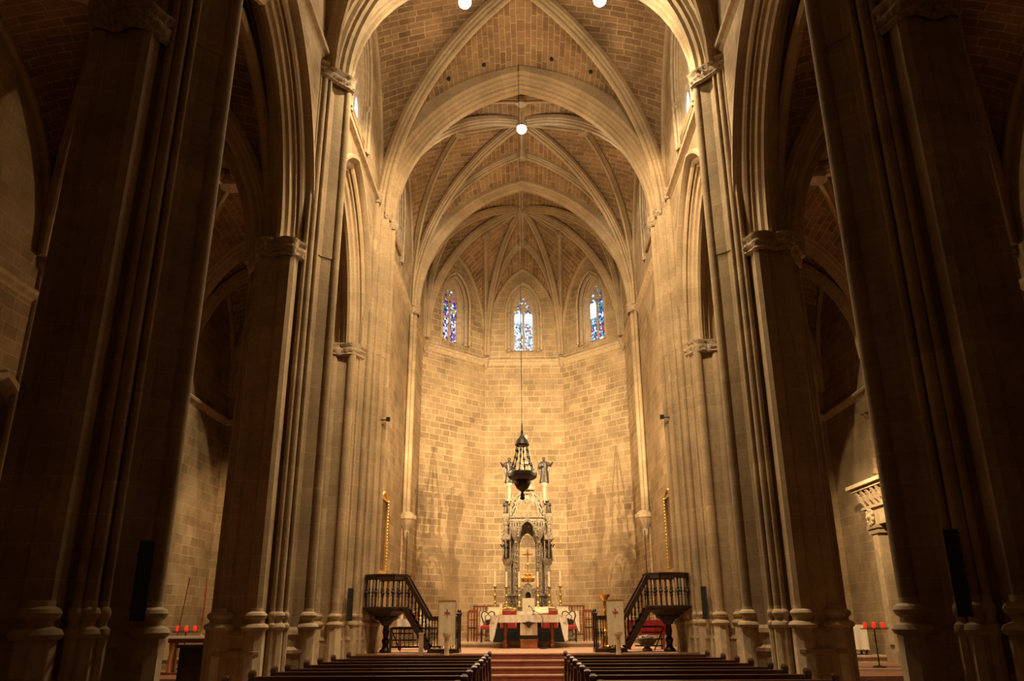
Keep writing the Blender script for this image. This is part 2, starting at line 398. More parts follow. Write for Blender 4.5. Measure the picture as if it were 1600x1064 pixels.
def pier(s, Y, label, right):
    t = thing('clustered_pier', label, 'pier', (s*5.45, Y, 0), group=None)
    f = lambda p, q: (-s*p*(1 if p > 0 else .68), q)
    q1 = Q; full = [f(p, q) for p, q in q1]+[f(p, -q) for p, q in q1[-2::-1]]+[f(-p, -q) for p, q in q1]+[f(-p, q) for p, q in q1[-2::-1]]
    if s > 0: full = full[::-1]
    def sc(k, z): return [(x*k, y*k, z) for x, y in full]
    c = MB().loft([sc(1.12, 0), sc(1.12, .28), sc(1.05, .40), sc(1.05, .42), sc(1.01, .50), sc(1.01, 1.05), sc(1.045, 1.08), sc(1.045, 1.14), sc(.985, 1.20), sc(.985, 1.38), sc(1.02, 1.42), sc(1.0, 1.5), sc(.95, 1.56), sc(.95, ARZ+.05)])
    c.build('core', 'pier_stone', t)
    up = [(p, q) for p, q in q1 if p > .56]; upf = [f(.3, up[0][1])]+[f(p, q) for p, q in up]+[f(p, -q) for p, q in up[-2::-1]]+[f(.3, -up[0][1])]
    if s > 0: upf = upf[::-1]
    MB().prism([(x*.965, y*.97) for x, y in upf], ARZ, CAPZ+.2).build('upper_core', 'pier_stone', t)
    for sp in (1, -1):
        for sq in (1, -1):
            for (p, q, r) in ((.36, -1.00, .135), (.66, -.60, .085), (.585, -.715, .05), (.775, -.495, .05)):
                top = CAPZ if (sp > 0 and p > .5) else ARZ
                x, y = f(sp*p, sq*q)
                if r < .13: MB().tube([(x, y, 1.6), (x, y, top+.05)], r, 12).build('shaft', 'pier_stone', t, smooth=True)
                m = MB(); shaft_base(m, x, y, r); m.build('shaft_base', 'mould_stone', t, smooth=True, angle=30)
        x, y = f(sp*1.07, 0)
        MB().tube([(x, y, 1.6), (x, y, (CAPZ if sp > 0 else ARZ)+.05)], .125, 12).build('shaft', 'pier_stone', t, smooth=True)
        m = MB(); shaft_base(m, x, y, .125); m.build('shaft_base', 'mould_stone', t, smooth=True, angle=30)
    path = [f(.56, -.76), f(.47, -.95), f(.42, -1.12), f(.28, -1.16), f(0, -1.05), f(-.28, -1.16), f(-.42, -1.12), f(-.5, -.9), f(-.7, -.62), f(-1.0, -.3), f(-1.18, -.12), f(-1.2, 0)]
    path += [(x, -y) for x, y in path[-2::-1]]
    carved_band(path, ARZ-.36, ARZ+.04, .09, .05, Y).build('capital', 'carved_stone', t, smooth=True, angle=60)
    path = [f(.56, -.74), f(.64, -.70), f(.72, -.64), f(.84, -.46), f(.98, -.28), f(1.12, -.14), f(1.19, 0)]; path += [(x, -y) for x, y in path[-2::-1]]
    carved_band(path, CAPZ-.30, CAPZ+.10, .09, .05, Y*3).build('capital', 'carved_stone', t, smooth=True, angle=60)
    return t
pier(-1, P[0], 'huge dark clustered stone pier at the far left of the nave, nearest the viewer', 0)
pier(1, P[0], 'huge dark clustered stone pier at the far right of the nave, nearest the viewer', 1)
pier(-1, P[1], 'lit clustered stone pier left of the nave, beside the middle pews', 0)
pier(1, P[1], 'lit clustered stone pier right of the nave, beside the middle pews', 1)

def chancel_pier(s, label):
    t = thing('chancel_pier', label, 'pier', (s*4.9, 24.0, 0))
    F = lambda X, Yw: (s*(X-4.9), Yw-24.0)
    nave = [(5.75, 22.6), (5.2, 22.6), (5.05, 22.72), (4.98, 22.9), (4.85, 23.0), (4.80, 23.2), (4.68, 23.3), (4.60, 23.5), (4.52, 23.55), (4.47, 23.8), (4.42, 23.9), (4.40, 24.3), (4.44, 24.5), (4.55, 24.6), (4.60, 24.8), (4.85, 24.9), (5.9, 24.9), (6.05, 24.2), (6.1, 23.6), (5.95, 22.9)]
    ring = [F(*p) for p in nave]
    if s > 0: ring = ring[::-1]
    cx, cy = F(5.4, 23.8)
    def sc(k, z): return [(cx+(x-cx)*k, cy+(y-cy)*k, z) for x, y in ring]
    MB().loft([sc(1.1, 0), sc(1.1, .3), sc(1.04, .45), sc(1.04, 1.1), sc(1.06, 1.16), sc(.99, 1.25), sc(1.02, 1.42), sc(.985, 1.55), sc(.985, ARZ+.1)]).build('core', 'pier_stone', t)
    upp = [F(*p) for p in nave if p[0] <= 4.99 and p[1] > 22.85]; upp = [F(5.2, 22.95)]+upp+[F(5.2, 24.9)]
    if s > 0: upp = upp[::-1]
    MB().prism(upp, ARZ, CAPZ+.3).build('upper_core', 'pier_stone', t)
    for X, Y, r, top in ((5.18, 22.62, .125, ARZ), (5.72, 22.62, .125, ARZ), (5.0, 22.88, .05, ARZ), (4.80, 23.12, .085, CAPZ+.3), (4.66, 23.36, .05, CAPZ), (4.53, 23.62, .07, CAPZ), (4.42, 24.1, .12, CAPZ), (4.52, 24.58, .06, CAPZ), (4.68, 24.85, .05, CAPZ), (5.95, 22.9, .085, ARZ), (6.1, 23.6, .12, ARZ)):
        x, y = F(X, Y)
        MB().tube([(x, y, 1.6), (x, y, top+.05)], r, 12).build('shaft', 'pier_stone', t, smooth=True)
        m = MB(); shaft_base(m, x, y, r); m.build('shaft_base', 'mould_stone', t, smooth=True, angle=30)
    carved_band([F(4.92, 23.0), F(5.08, 22.62), F(5.2, 22.5), F(5.45, 22.55), F(5.75, 22.5), F(5.95, 22.7), F(6.15, 23.3), F(6.2, 23.7)], ARZ-.36, ARZ+.04, .08, .05, 3).build('capital', 'carved_stone', t, smooth=True, angle=60)
    carved_band([F(4.60, 23.44), F(4.46, 23.62), F(4.44, 23.75), F(4.56, 23.8)], CAPZ-.12, CAPZ+.18, .06, .04, 5).build('capital', 'carved_stone', t, smooth=True, angle=60)
    carved_band([F(4.46, 23.88), F(4.34, 23.96), F(4.29, 24.1), F(4.31, 24.3), F(4.42, 24.62), F(4.6, 24.8)], CAPZ-.3, CAPZ+.06, .07, .05, 6).build('capital', 'carved_stone', t, smooth=True, angle=60)
    carved_band([F(4.86, 22.98), F(4.72, 23.02), F(4.68, 23.14), F(4.72, 23.26), F(4.8, 23.3)], CAPZ+.22, CAPZ+.58, .06, .05, 8).build('capital', 'carved_stone', t, smooth=True, angle=60)
chancel_pier(-1, 'tall clustered half pier of the chancel arch, behind the left pulpit')
chancel_pier(1, 'tall clustered half pier of the chancel arch, behind the right pulpit')

# ------------------------------------------------------------------ chancel walls, apse walls
def chancel_wall(s):
    ou = [(24.85, 0), (32.3, 0), (32.3, 21.6), (24.85, 21.6)]
    w = MB().panel((s*4.9, 0, 0), (0, 1, 0), (s, 0, 0), 1.0, ou, [opening(28.2, 1.15, 15.2, 16.8, 19.2, 8)]).build('wall_left' if s < 0 else 'wall_right', 'wall_stone', kind='structure')
    MB().sweep([(s*4.9, 24.9, 14.2), (s*4.9, 31.75, 14.2)], [(-.02, -.10), (.14, -.06), (.17, 0), (.15, .06), (.06, .10), (.0, .2), (-.02, .2)], (-s, 0, 0), inward=(s*4.9, 28, 0)).build('string_course', 'mould_stone', w)
chancel_wall(-1); chancel_wall(1)

def window_unit(num, O, U, N, c, z0, zs, za, half, gh, gz0, gzs, gza, depth, glass, lights=2):
    """splayed opening, colonnettes, stone tracery and leaded glass; half/gh = face and glass half widths"""
    O = Vector(O); U = Vector(U); N = Vector(N)
    w = structure('window_%d' % num)
    o1 = opening(c, half, z0, zs, za, 8); o2 = opening(c, gh, gz0, gzs, gza, 8)
    mid = [((a[0]*.55+b[0]*.45), (a[1]*.55+b[1]*.45)) for a, b in zip(o1, o2)]
    P3 = lambda p, d: O+U*p[0]+Vector((0, 0, p[1]))+N*d
    r = [[P3(p, 0) for p in o1], [P3(p, depth*.3) for p in o1], [P3(p, depth*.3) for p in mid], [P3(p, depth*.62) for p in mid], [P3(p, depth) for p in o2], [P3(p, depth+.35) for p in o2]]
    MB().loft(r, closed=True, caps=False).build('splay', 'mould_stone', w)
    # hood and roll mouldings along the arch
    for off, dd, rr in ((0, .0, .06), (-.16*1, depth*.3, .045), (-(half-gh)*.5, depth*.62, .04)):
        pa = [P3(p, dd) for p in [(c-half-off, z0+.1)]+arch2d(c, half+off, zs, za+off, 10)+[(c+half+off, z0+.1)][:1]]
        pa = [P3((c-half-off, z0+.15), dd)]+[P3(p, dd) for p in arch2d(c, half+off, zs, za+off*1.2, 10)]+[P3((c+half+off, z0+.15), dd)]
        pa[0] = P3((c-(half+off), z0+.15), dd)
        MB().tube(pa, rr, 8).build('roll_moulding', 'mould_stone', w, smooth=True)
    for sg in (-1, 1):
        q = P3((c+sg*(half-.16), zs), depth*.3)
        MB().lathe([(.05, -.12), (.10, 0), (.12, .05), (.08, .08)], q, 10).lathe([(.10, z0+.1-zs), (.10, z0+.25-zs), (.05, z0+.3-zs)], q, 10).build('colonnette_capital', 'carved_stone', w, smooth=True)
    # tracery
    holes = []
    lw = gh*2/lights; hh = gza-gzs; zt = gzs-.35*hh
    for i in range(lights):
        cc = c-gh+lw*(i+.5); holes.append(opening(cc, lw/2-.055, gz0+.05, zt, zt+lw*.75, 5))
    def circ(cx, cz, r, n=10): return [(cx+r*cos(2*pi*k/n), cz+r*sin(2*pi*k/n)) for k in range(n)]
    zz = zt+lw*.75
    if lights == 2:
        holes += [circ(c-gh*.45, zz+.17, .105), circ(c+gh*.45, zz+.17, .105), circ(c, zz-.12, .07), circ(c-gh*.19, zz+.42, .085), circ(c+gh*.19, zz+.42, .085), circ(c, zz+.24, .055), circ(c-gh*.80, zz-.1, .055), circ(c+gh*.80, zz-.1, .055), circ(c, zz+.63, .05)]
    MB().panel(P3((0, 0), depth), U, N, .12, [(x, z) for x, z in opening(c, gh+.02, gz0-.02, gzs, gza+.02, 8)], holes).build('tracery', 'mould_stone', w)
    op = opening(c, gh+.02, gz0-.02, gzs, gza+.02, 8)
    vs = [P3(p, depth+.05) for p in op]+[P3(p, depth+.06) for p in op]; n = len(op); uvs = [(p[0]-c, p[1]-gz0) for p in op]
    m = MB().add(vs, [tuple(range(n)), tuple(range(2*n-1, n-1, -1))], [uvs, uvs[::-1]])
    m.build('pane', glass, w)
    bars = MB()
    k = gz0+.45
    while k < zt:
        bars.bar(P3((c-gh, k), depth+.07), P3((c+gh, k), depth+.07), .018, .025); k += .42
    bars.build('glazing_bar', 'black_iron', w)
    return w
def apse_facet(a, b, name, num, glass, win=True):
    a = Vector((*a, 0)); b = Vector((*b, 0)); U = (b-a); L = U.length; U.normalize(); N = Vector((-U.y, U.x, 0))
    if N.dot((a+b)/2-Vector((0, 33, 0))) < 0: N = -N
    e = .25
    holes = [opening(L/2, .92, 14.55, 16.7, 18.45, 8)] if win else []
    w = MB().panel(a, U, N, .9, [(-.0, 0), (L, 0), (L, 21.3), (0, 21.3)], holes).build(name, 'apse_stone', kind='structure')
    MB().panel(a+N*.9, U, N, .25, [(-.6, 0), (L+.6, 0), (L+.6, 14.0), (-.6, 14.0)]).build('buttress', 'wall_stone', w)
    mid = (a+b)/2
    MB().sweep([a+Vector((0, 0, 14.12))-U*.02, b+Vector((0, 0, 14.12))+U*.02], [(-.02, -.12), (.15, -.08), (.18, 0), (.16, .05), (.09, .09), (.07, .16), (.0, .24), (-.02, .24)], -N, inward=mid).build('string_course', 'mould_stone', w)
    if win: window_unit(num, a, U, N, L/2, 14.55, 16.7, 18.45, .92,   .53, 14.80, 17.1, 18.2, .5, glass)
    return w
apse_facet(APC[0], APC[1], 'wall_right', 0, '', False)
apse_facet(APC[5], APC[4], 'wall_left', 0, '', False)
apse_facet(APC[2], APC[1], 'wall_right', 3, 'glass_right')
apse_facet(APC[3], APC[4], 'wall_left', 1, 'glass_left')
apse_facet(APC[3], APC[2], 'wall_back', 2, 'glass_centre')
nwin = 4
for s in (-1, 1):
    for c, X, h, z0, zs, za in ((13.15, WX, 1.25, 15.3, 17.0, 19.6), (20.25, WX, 1.25, 15.3, 17.0, 19.6), (28.2, 4.9, 1.15, 15.2, 16.8, 19.2)):
        window_unit(nwin, (s*X, 0, 0), (0, 1, 0), (s, 0, 0), c, z0, zs, za, h, h*.62, z0+.25, zs+.1, za-.5, .22, 'glass_side'); nwin += 1
# holes drilled / put-log holes in the apse wall are left to the masonry texture

# ------------------------------------------------------------------ vaults
RIB = [(-.15, -.04), (-.15, .10), (-.11, .14), (-.11, .18), (-.06, .22), (-.06, .29), (-.03, .33), (.03, .33), (.06, .29), (.06, .22), (.11, .18), (.11, .14), (.15, .10), (.15, -.04)]
def rib_along(pts, par, name='rib', scale=1., prof=RIB):
    pts = [Vector(p) for p in pts]; d = pts[-1]-pts[0]; side = Vector((-d.y, d.x, 0)).normalized()
    lowc = Vector((pts[-1].x, pts[-1].y, min(p.z for p in pts)-6)) if pts[-1].z > pts[0].z else Vector((pts[0].x, pts[0].y, min(p.z for p in pts)-6))
    return MB().sweep(pts, [(a*scale, b*scale) for a, b in prof], side, inward=lowc).build(name, 'rib_stone', par, smooth=True, angle=30)
def vault(K, corners, cells, zs, wallz, par, keys=True, rscale=1., ridge=True, wallrib=True, tier=True, keyfrac=.52, mat='web_stone', NS=14, diag_skip=()):
    """K=(x,y,z); corners plan points; cells=[(i,j,zwall,key?)] webs between corners i and j"""
    Kx, Ky, Kz = K
    ts = tsamp(NS)
    def zd(s): return zs+(Kz-zs)*g(1-s)
    def surf(i, j, zw, s, t, sgn):
        A = corners[i] if sgn == 0 else corners[j]; B = corners[j] if sgn == 0 else corners[i]
        mx, my = (A[0]+B[0])/2, (A[1]+B[1])/2
        zr = Kz+(zw-Kz)*s**1.4
        x = Kx+(A[0]-Kx)*s+((mx-A[0])*s)*t; y = Ky+(A[1]-Ky)*s+((my-A[1])*s)*t
        return (x, y, zd(s)+(zr-zd(s))*g(t))
    ss = [1-t for t in ts][::-1]; ss[0] = 0.
    for ci, (i, j, zw, key) in enumerate(cells):
        m = MB()
        for sgn in (0, 1):
            A = corners[i] if sgn == 0 else corners[j]; B = corners[j] if sgn == 0 else corners[i]
            grid = [[surf(i, j, zw, s, t, sgn) for t in ts] for s in ss]
            mx, my = (A[0]+B[0])/2, (A[1]+B[1])/2; RL = math.hypot(mx-Kx, my-Ky)
            vs = [p for r in grid for p in r]; n = len(ts); fs = []; uvs = []
            arc = []
            for r in grid:
                l = [0]
                for k in range(len(r)-1, 0, -1): l.append(l[-1]+(Vector(r[k])-Vector(r[k-1])).length)
                arc.append(l[::-1])
            for a in range(len(ss)-1):
                for b in range(n-1):
                    fs.append((a*n+b, a*n+b+1, (a+1)*n+b+1, (a+1)*n+b))
                    uvs.append([(ss[a]*RL, arc[a][b]), (ss[a]*RL, arc[a][b+1]), (ss[a+1]*RL, arc[a+1][b+1]), (ss[a+1]*RL, arc[a+1][b])])
            m.add(vs, fs, uvs)
        m.build('web', mat, par, smooth=True, angle=50)
        mx, my = (corners[i][0]+corners[j][0])/2, (corners[i][1]+corners[j][1])/2
        if ridge:
            send = keyfrac if (key and tier) else 1.
            rp = []
            for k in range(9):
                s_ = .02+(send-.02)*k/8; p = surf(i, j, zw, s_, 1., 0); rp.append(p)
            if key and tier: rib_along(rp, par, 'ridge_rib', rscale*.85)
        if key and tier:
            kp = surf(i, j, zw, keyfrac, 1., 0)
            MB().lathe([(.10, -.38), (.20, -.36), (.24, -.26), (.24, -.12), (.15, -.05)], kp, 12).build('boss', 'carved_stone', par, smooth=True)
            for sgn in (0, 1):
                A = corners[i] if sgn == 0 else corners[j]; B = corners[j] if sgn == 0 else corners[i]
                pts = []
                for k in ts:
                    u = k           # 0 at corner, 1 at key
                    x = A[0]+(kp[0]-A[0])*u; y = A[1]+(kp[1]-A[1])*u
                    # solve s,t: point = K + s*((A-K) + t*(M-A))
                    ax, ay = A[0]-Kx, A[1]-Ky; bx, by = mx-A[0], my-A[1]; px, py = x-Kx, y-Ky
                    # px = s ax + st bx
                    det = ax*by-ay*bx
                    s_ = (px*by-py*bx)/det; st_ = (ax*py-ay*px)/det; t_ = st_/s_ if s_ else 0
                    pts.append(surf(i, j, zw, min(1, s_), min(1, max(0, t_)), sgn))
                rib_along(pts, par, 'tierceron_rib', rscale*.9)
        if wallrib and key is not None:
            wp = [surf(i, j, zw, 1., t, 0) for t in ts]; wp2 = [surf(i, j, zw, 1., t, 1) for t in ts]
            full = wp+wp2[-2::-1]; d = Vector(full[-1])-Vector(full[0]); side = Vector((-d.y, d.x, 0)).normalized()
            MB().sweep(full, [(-.12, -.03), (-.12, .06), (-.06, .12), (.06, .12), (.12, .06), (.12, -.03)], side, inward=(mx, my, zs-2)).build('wall_rib', 'rib_stone', par, smooth=True)
    for k, A in enumerate(corners):
        if k in diag_skip: continue
        pts = [(A[0]+(Kx-A[0])*t, A[1]+(Ky-A[1])*t, zd(1-t)) for t in ts]
        rib_along(pts, par, 'diagonal_rib', rscale)
    MB().lathe([(.12, -.48), (.28, -.46), (.34, -.34), (.34, -.15), (.2, -.05)], K, 14).build('boss', 'carved_stone', par, smooth=True)
def transverse(Y, half, zs, za, prof, par, name='transverse_arch', c=0., side=(0, 1, 0)):
    path = [(c+x, Y, z) for x, z in arch2d(0, half, zs, za, 18)]
    return MB().sweep(path, prof, side, inward=(c, Y, zs-1)).build(name, 'rib_stone', par, smooth=True, angle=30)
HEAVY = [(-.62, -.55), (-.62, .02), (-.55, .08), (-.50, .08), (-.47, .16), (-.38, .19), (-.33, .28), (-.27, .30), (-.25, .38), (-.15, .42), (-.12, .50), (.12, .50), (.15, .42), (.25, .38), (.27, .30), (.33, .28), (.38, .19), (.47, .16), (.50, .08), (.55, .08), (.62, .02), (.62, -.55)]
SLIM = [(-.34, -.4), (-.34, .05), (-.26, .10), (-.24, .18), (-.16, .22), (-.13, .34), (-.07, .40), (.07, .40), (.13, .34), (.16, .22), (.24, .18), (.26, .10), (.34, .05), (.34, -.4)]
bays = [(-4.9, 2.2, 0), (3.1, 9.2, 0), (10.1, 16.2, 0), (17.1, 23.75, 0), (24.65, 31.8, 1)]
for bi, (y0, y1, star) in enumerate(bays):
    par = structure('ceiling')
    if star:
        vault((0, 28.25, 21.3), [(-4.9, y0), (4.9, y0), (4.9, y1), (-4.9, y1)], [(0, 1, 20.8, True), (1, 2, 20.4, True), (2, 3, 20.5, True), (3, 0, 20.4, True)], CAPZ, 0, par, rscale=1.05)
    else:
        vault((0, (y0+y1)/2, 21.2), [(-WX, y0), (WX, y0), (WX, y1), (-WX, y1)], [(0, 1, 20.35, None), (1, 2, 20.3, False), (2, 3, 20.35, None), (3, 0, 20.3, False)], CAPZ, 0, par, rscale=1.35 if bi == 3 else 1.2, tier=False, ridge=False)
    if bi in (1, 2): transverse([9.65, 16.65][bi-1], 4.85, CAPZ, 20.2, HEAVY, par)
    if bi == 3: transverse(24.2, 4.85, CAPZ, 20.2, [(a*.95, b) for a, b in HEAVY], par)
    if bi == 4: transverse(32.05, 4.9, CAPZ, 20.6, SLIM, par)
    if bi == 3:
        for q in ((-2.562, 23.35, 19.66), (-1.32, 23.31, 20.21), (1.084, 23.2, 20.32), (2.446, 23.245, 19.79)):
            MB().lathe([(.07, -.03), (.07, .05)], q, 10).build('putlog_hole', 'speaker_black', par)
par = structure('ceiling')
KA = (0, 35.3, 21.1)
vault(KA, [(-4.9, 32.35), (4.9, 32.35), (4.8, 35.75), (1.97, 38.7), (-1.97, 38.7), (-4.8, 35.75)],
      [(0, 1, 20.6, None), (1, 2, 19.6, True), (2, 3, 19.35, True), (3, 4, 19.2, True), (4, 5, 19.35, True), (5, 0, 19.6, True)], CAPZ, 0, par, rscale=.95, keyfrac=.56)
rib_along([(0, 32.4, 20.88), (0, 33.8, 21.0), (0, 35.3, 21.1)], par, 'ridge_rib', .85)

# wall shafts on corbels between chancel and apse, corner shafts of the apse
for s in (-1, 1):
    t = thing('corbelled_wall_shaft', 'slender stone wall shaft on a corbel %s of the apse, above a thin pipe' % ('left' if s < 0 else 'right'), 'wall shaft', (s*4.72, 32.05, 5.2))
    for dx, dy, r in ((0, 0, .13), (.08*s, -.24, .08), (.08*s, .24, .08)):
        MB().tube([(dx, dy, .42), (dx, dy, CAPZ-5.2)], r, 12).build('shaft', 'pier_stone', t, smooth=True)
    MB().lathe([(.05, -.55), (.10, -.45), (.12, -.2), (.24, .0), (.34, .18), (.38, .22), (.38, .36), (.30, .40), (.2, .5)], (0, 0, 0), 8, 1., 1.25).build('corbel', 'mould_stone', t)
    a = [(s*.18, -.42), (-s*.05, -.38), (-s*.17, -.2), (-s*.22, 0), (-s*.17, .2), (-s*.05, .38), (s*.18, .42)]
    carved_band(a, CAPZ-5.2-.3, CAPZ-5.2+.08, .06, .04, 9).build('capital', 'carved_stone', t, smooth=True)
    MB().tube([(-s*.10, -.45, -.3), (-s*.12, -.45, -4.3)], .018, 6).build('pipe', 'black_iron', t)
for k, (x, y) in enumerate(APC[1:5]):
    d = Vector((x, y-33.5)).normalized()
    tg = MB().lathe([(.03, -.42), (.10, -.3), (.16, -.12), (.20, 0), (.22, .1), (.15, .14)], (x-d.x*.10, y-d.y*.10, 14.12), 10).build('rib_corbel', 'carved_stone', smooth=True)
    tag(tg, ['small carved stone corbel in the right outer corner of the apse', 'small carved stone corbel right of the middle stained glass window', 'small carved stone corbel left of the middle stained glass window', 'small carved stone corbel in the left outer corner of the apse'][k]+', on the string course', 'corbel')

# ------------------------------------------------------------------ aisles
for s in (-1, 1):
    nm = 'wall_left' if s < 0 else 'wall_right'
    holes = [opening(13.2 if s > 0 else 15.9, 1.7, .3, 3.6, 6.6, 8)]
    w = MB().panel((s*11, 0, 0), (0, 1, 0), (s, 0, 0), .8, [(-5, 0), (28.5, 0), (28.5, 15.5), (-5, 15.5)], holes).build(nm, 'wall_stone', kind='structure')
    MB().sweep([(s*11, -4, 8.6), (s*11, 28.4, 8.6)], [(-.02, -.10), (.14, -.06), (.18, 0), (.15, .06), (.05, .12), (-.02, .2)], (-s, 0, 0), inward=(s*11, 12, 0)).build('string_course', 'mould_stone', w)
    c = 13.2 if s > 0 else 15.9
    MB().sweep([(s*11, y, z) for y, z in [(c-1.7, .3)]+arch2d(c, 1.7, 3.6, 6.6, 12)+[(c+1.7, .3)]], [(.0, -.12), (-.10, -.08), (-.10, .04), (.0, .10), (.2, .14), (.3, .0), (.1, -.1)], (s, 0, 0), inward=(s*11, c, 3)).build('arch_moulding', 'rib_stone', w, smooth=True)
    MB().panel((s*12.6, 0, 0), (0, 1, 0), (s, 0, 0), .2, [(c-3, 0), (c+3, 0), (c+3, 8), (c-3, 8)]).build('chapel_back', 'dark_wood', w)
    e = MB().panel((0, 28.45, 0), (s, 0, 0), (0, 1, 0), .6, [(5.0, 0), (11.8, 0), (11.8, 15.5), (5.0, 15.5)]).build('wall_back', 'chapel_stone', kind='structure')
    MB().sweep([(s*5.9, 28.45, 8.6), (s*11, 28.45, 8.6)], [(-.02, -.10), (.14, -.06), (.18, 0), (.15, .06), (.05, .12), (-.02, .2)], (0, -1, 0), inward=(s*8, 28.45, 0)).build('string_course', 'mould_stone', e)
    for (y0, y1) in ((-4.9, 2.2), (3.1, 9.3), (10.0, 16.3), (17.0, 23.4), (24.1, 28.4)):
        par = structure('ceiling')
        x0, x1 = s*5.85, s*11.0
        vault((s*8.5, (y0+y1)/2, 14.0), [(x0, y0), (x1, y0), (x1, y1), (x0, y1)], [(0, 1, 13.8, None), (1, 2, 13.6, False), (2, 3, 13.8, None), (3, 0, 13.6, False)], ARZ, 0, par, rscale=1.1, tier=False, ridge=False, NS=8)
        if y1 < 25 and y1 > 5:
            m = MB(); path = [(s*8.6+x, y1+.35, z) for x, z in arch2d(0, 2.55, ARZ, 13.75, 12)]
            m.sweep(path, SLIM, (0, 1, 0), inward=(s*8.6, y1, ARZ-1)).build('transverse_arch', 'rib_stone', par, smooth=True)
    for y, lb in ((9.65, 'nearest the viewer'), (16.65, 'in the middle of the aisle'), (23.75, 'beside the side chapel')):
        if s > 0 and y > 20: continue
        t = thing('wall_respond', 'half round stone wall shaft of the %s aisle, %s' % ('left' if s < 0 else 'right', lb), 'wall shaft', (s*11, y, 0))
        for dy, r, dx in ((0, .2, -.08), (-.26, .1, 0), (.26, .1, 0)):
            MB().tube([(s*dx, dy, 0), (s*dx, dy, ARZ)], r, 12).build('shaft', 'pier_stone', t, smooth=True)
        carved_band([(0, -.42), (-s*.2, -.36), (-s*.36, -.1), (-s*.36, .1), (-s*.2, .36), (0, .42)], ARZ-.3, ARZ+.05, .05, .04, y).build('capital', 'carved_stone', t, smooth=True)
MB().box(-11.8, 11.8, -5.6, -5, 0, 22).build('wall_front', 'wall_stone', kind='structure')
for a, b, z, y1 in ((-11.8, -4.9, 15.5, 29), (4.9, 11.8, 15.5, 29), (-6.2, 6.2, 21.6, 40)): MB().box(a, b, -5.6, y1, z, z+.3).build('ceiling', 'web_stone', kind='structure')

# ================================================================== FURNISHINGS
ORD = ['first', 'second', 'third', 'fourth', 'fifth', 'sixth', 'seventh', 'eighth', 'ninth', 'tenth', 'eleventh']
# ------------------------------------------------------------------ pews
def make_pew():
    t = thing('church_pew', '', 'pew')
    L = 3.19
    MB().box(.05, L-.05, -.42, -.02, .42, .46).build('seat', 'pew_wood', t)
    b = MB(); b.loft([[(.05, y0, z), (L-.05, y0, z), (L-.05, y0+.035, z), (.05, y0+.035, z)] for y0, z in ((-.48, .40), (-.55, .90))]); b.build('backrest', 'pew_wood', t)
    MB().box(.02, L-.02, -.62, -.50, .885, .925).box(.04, L-.04, -.62, -.595, .84, .885).build('top_rail', 'pew_wood', t)
    MB().box(.06, L-.06, -.74, -.56, .66, .685).build('book_ledge', 'pew_wood', t)
    MB().box(.1, L-.1, -.95, -.78, .20, .24).build('kneeler', 'pew_wood', t)
    for x in (0, L-.06):
        prof = [(-.60, 0), (.02, 0), (.02, .10), (-.04, .44), (.0, .56), (-.06, .62), (-.34, .66), (-.45, .76), (-.50, .90)]
        arc = [(-.565+.075*cos(a), .935+.078*sin(a)) for a in [pi*k/8-.3 for k in range(0, 11)]]
        prof = prof+arc+[(-.66, .86), (-.63, .6), (-.60, .3)]
        m = MB(); n = len(prof); m.add([(x, y, z) for y, z in prof]+[(x+.06, y, z) for y, z in prof], [tuple(range(n)), tuple(range(2*n-1, n-1, -1))]+[(i, (i+1) % n, n+(i+1) % n, n+i) for i in range(n)])
        e = m.build('pew_end', 'pew_wood', t)
        MB().tube([(x-.015, -.565, .945), (x+.075, -.565, .945)], .052, 12).build('end_scroll', 'pew_wood', e, smooth=True)
    return t
PEWS = [18.9, 17.4, 16.3, 15.3, 14.125, 13.35, 12.3, 11.25, 10.15, 9.1, 8.1]
proto = make_pew(); first = True
for s in (-1, 1):
    for i, y in enumerate(PEWS):
        o = proto if first else copy_tree(proto); first = False
        o.location = (.81 if s > 0 else -4.0, y+.56, 0); o['group'] = 'church pews %s of the centre aisle' % ('right' if s > 0 else 'left')
        o['label'] = 'dark brown pew %s of the centre aisle, %s row from the altar steps' % ('right' if s > 0 else 'left', ORD[i]) if i else 'dark brown pew %s of the centre aisle, front row nearest the altar steps' % ('right' if s > 0 else 'left')

# ------------------------------------------------------------------ hanging lamps
for k, (x, y, z) in enumerate(HANG+[(0., 27., 20.1)]):
    lb = ['bright hanging nave lamp left of the vault centre', 'bright hanging nave lamp right of the vault centre', 'bright hanging lamp under the centre of the chancel vault'][k]
    t = thing('hanging_lamp', lb, 'lamp', (x, y, z))
    MB().tube([(0, 0, .16), (0, 0, 3.3 if k < 2 else .75)], .012, 6).build('cord', 'black_iron', t)
    MB().lathe([(.03, .20), (.07, .16), (.17, .05), (.17, .0), (.02, .02)][::-1], (0, 0, 0), 14).build('lamp_housing', 'speaker_rim', t, smooth=True)
    MB().ball((0, 0, -.06), .17 if k < 2 else .19, 28, 16).build('bulb', 'bulb', t, smooth=True)
for s in (-1, 1):
    t = thing('floodlight', 'small floodlight behind the %s chancel pier, aimed at the apse' % ('left' if s < 0 else 'right'), 'floodlight', (s*4.22, 23.95, 7.52))
    MB().box(-.06, .06, -.10, .0, -.06, .06).build('lamp_housing', 'speaker_black', t)
    MB().bar((0, -.06, -.02), (s*.26, -.06, -.02), .03).build('bracket', 'black_iron', t)
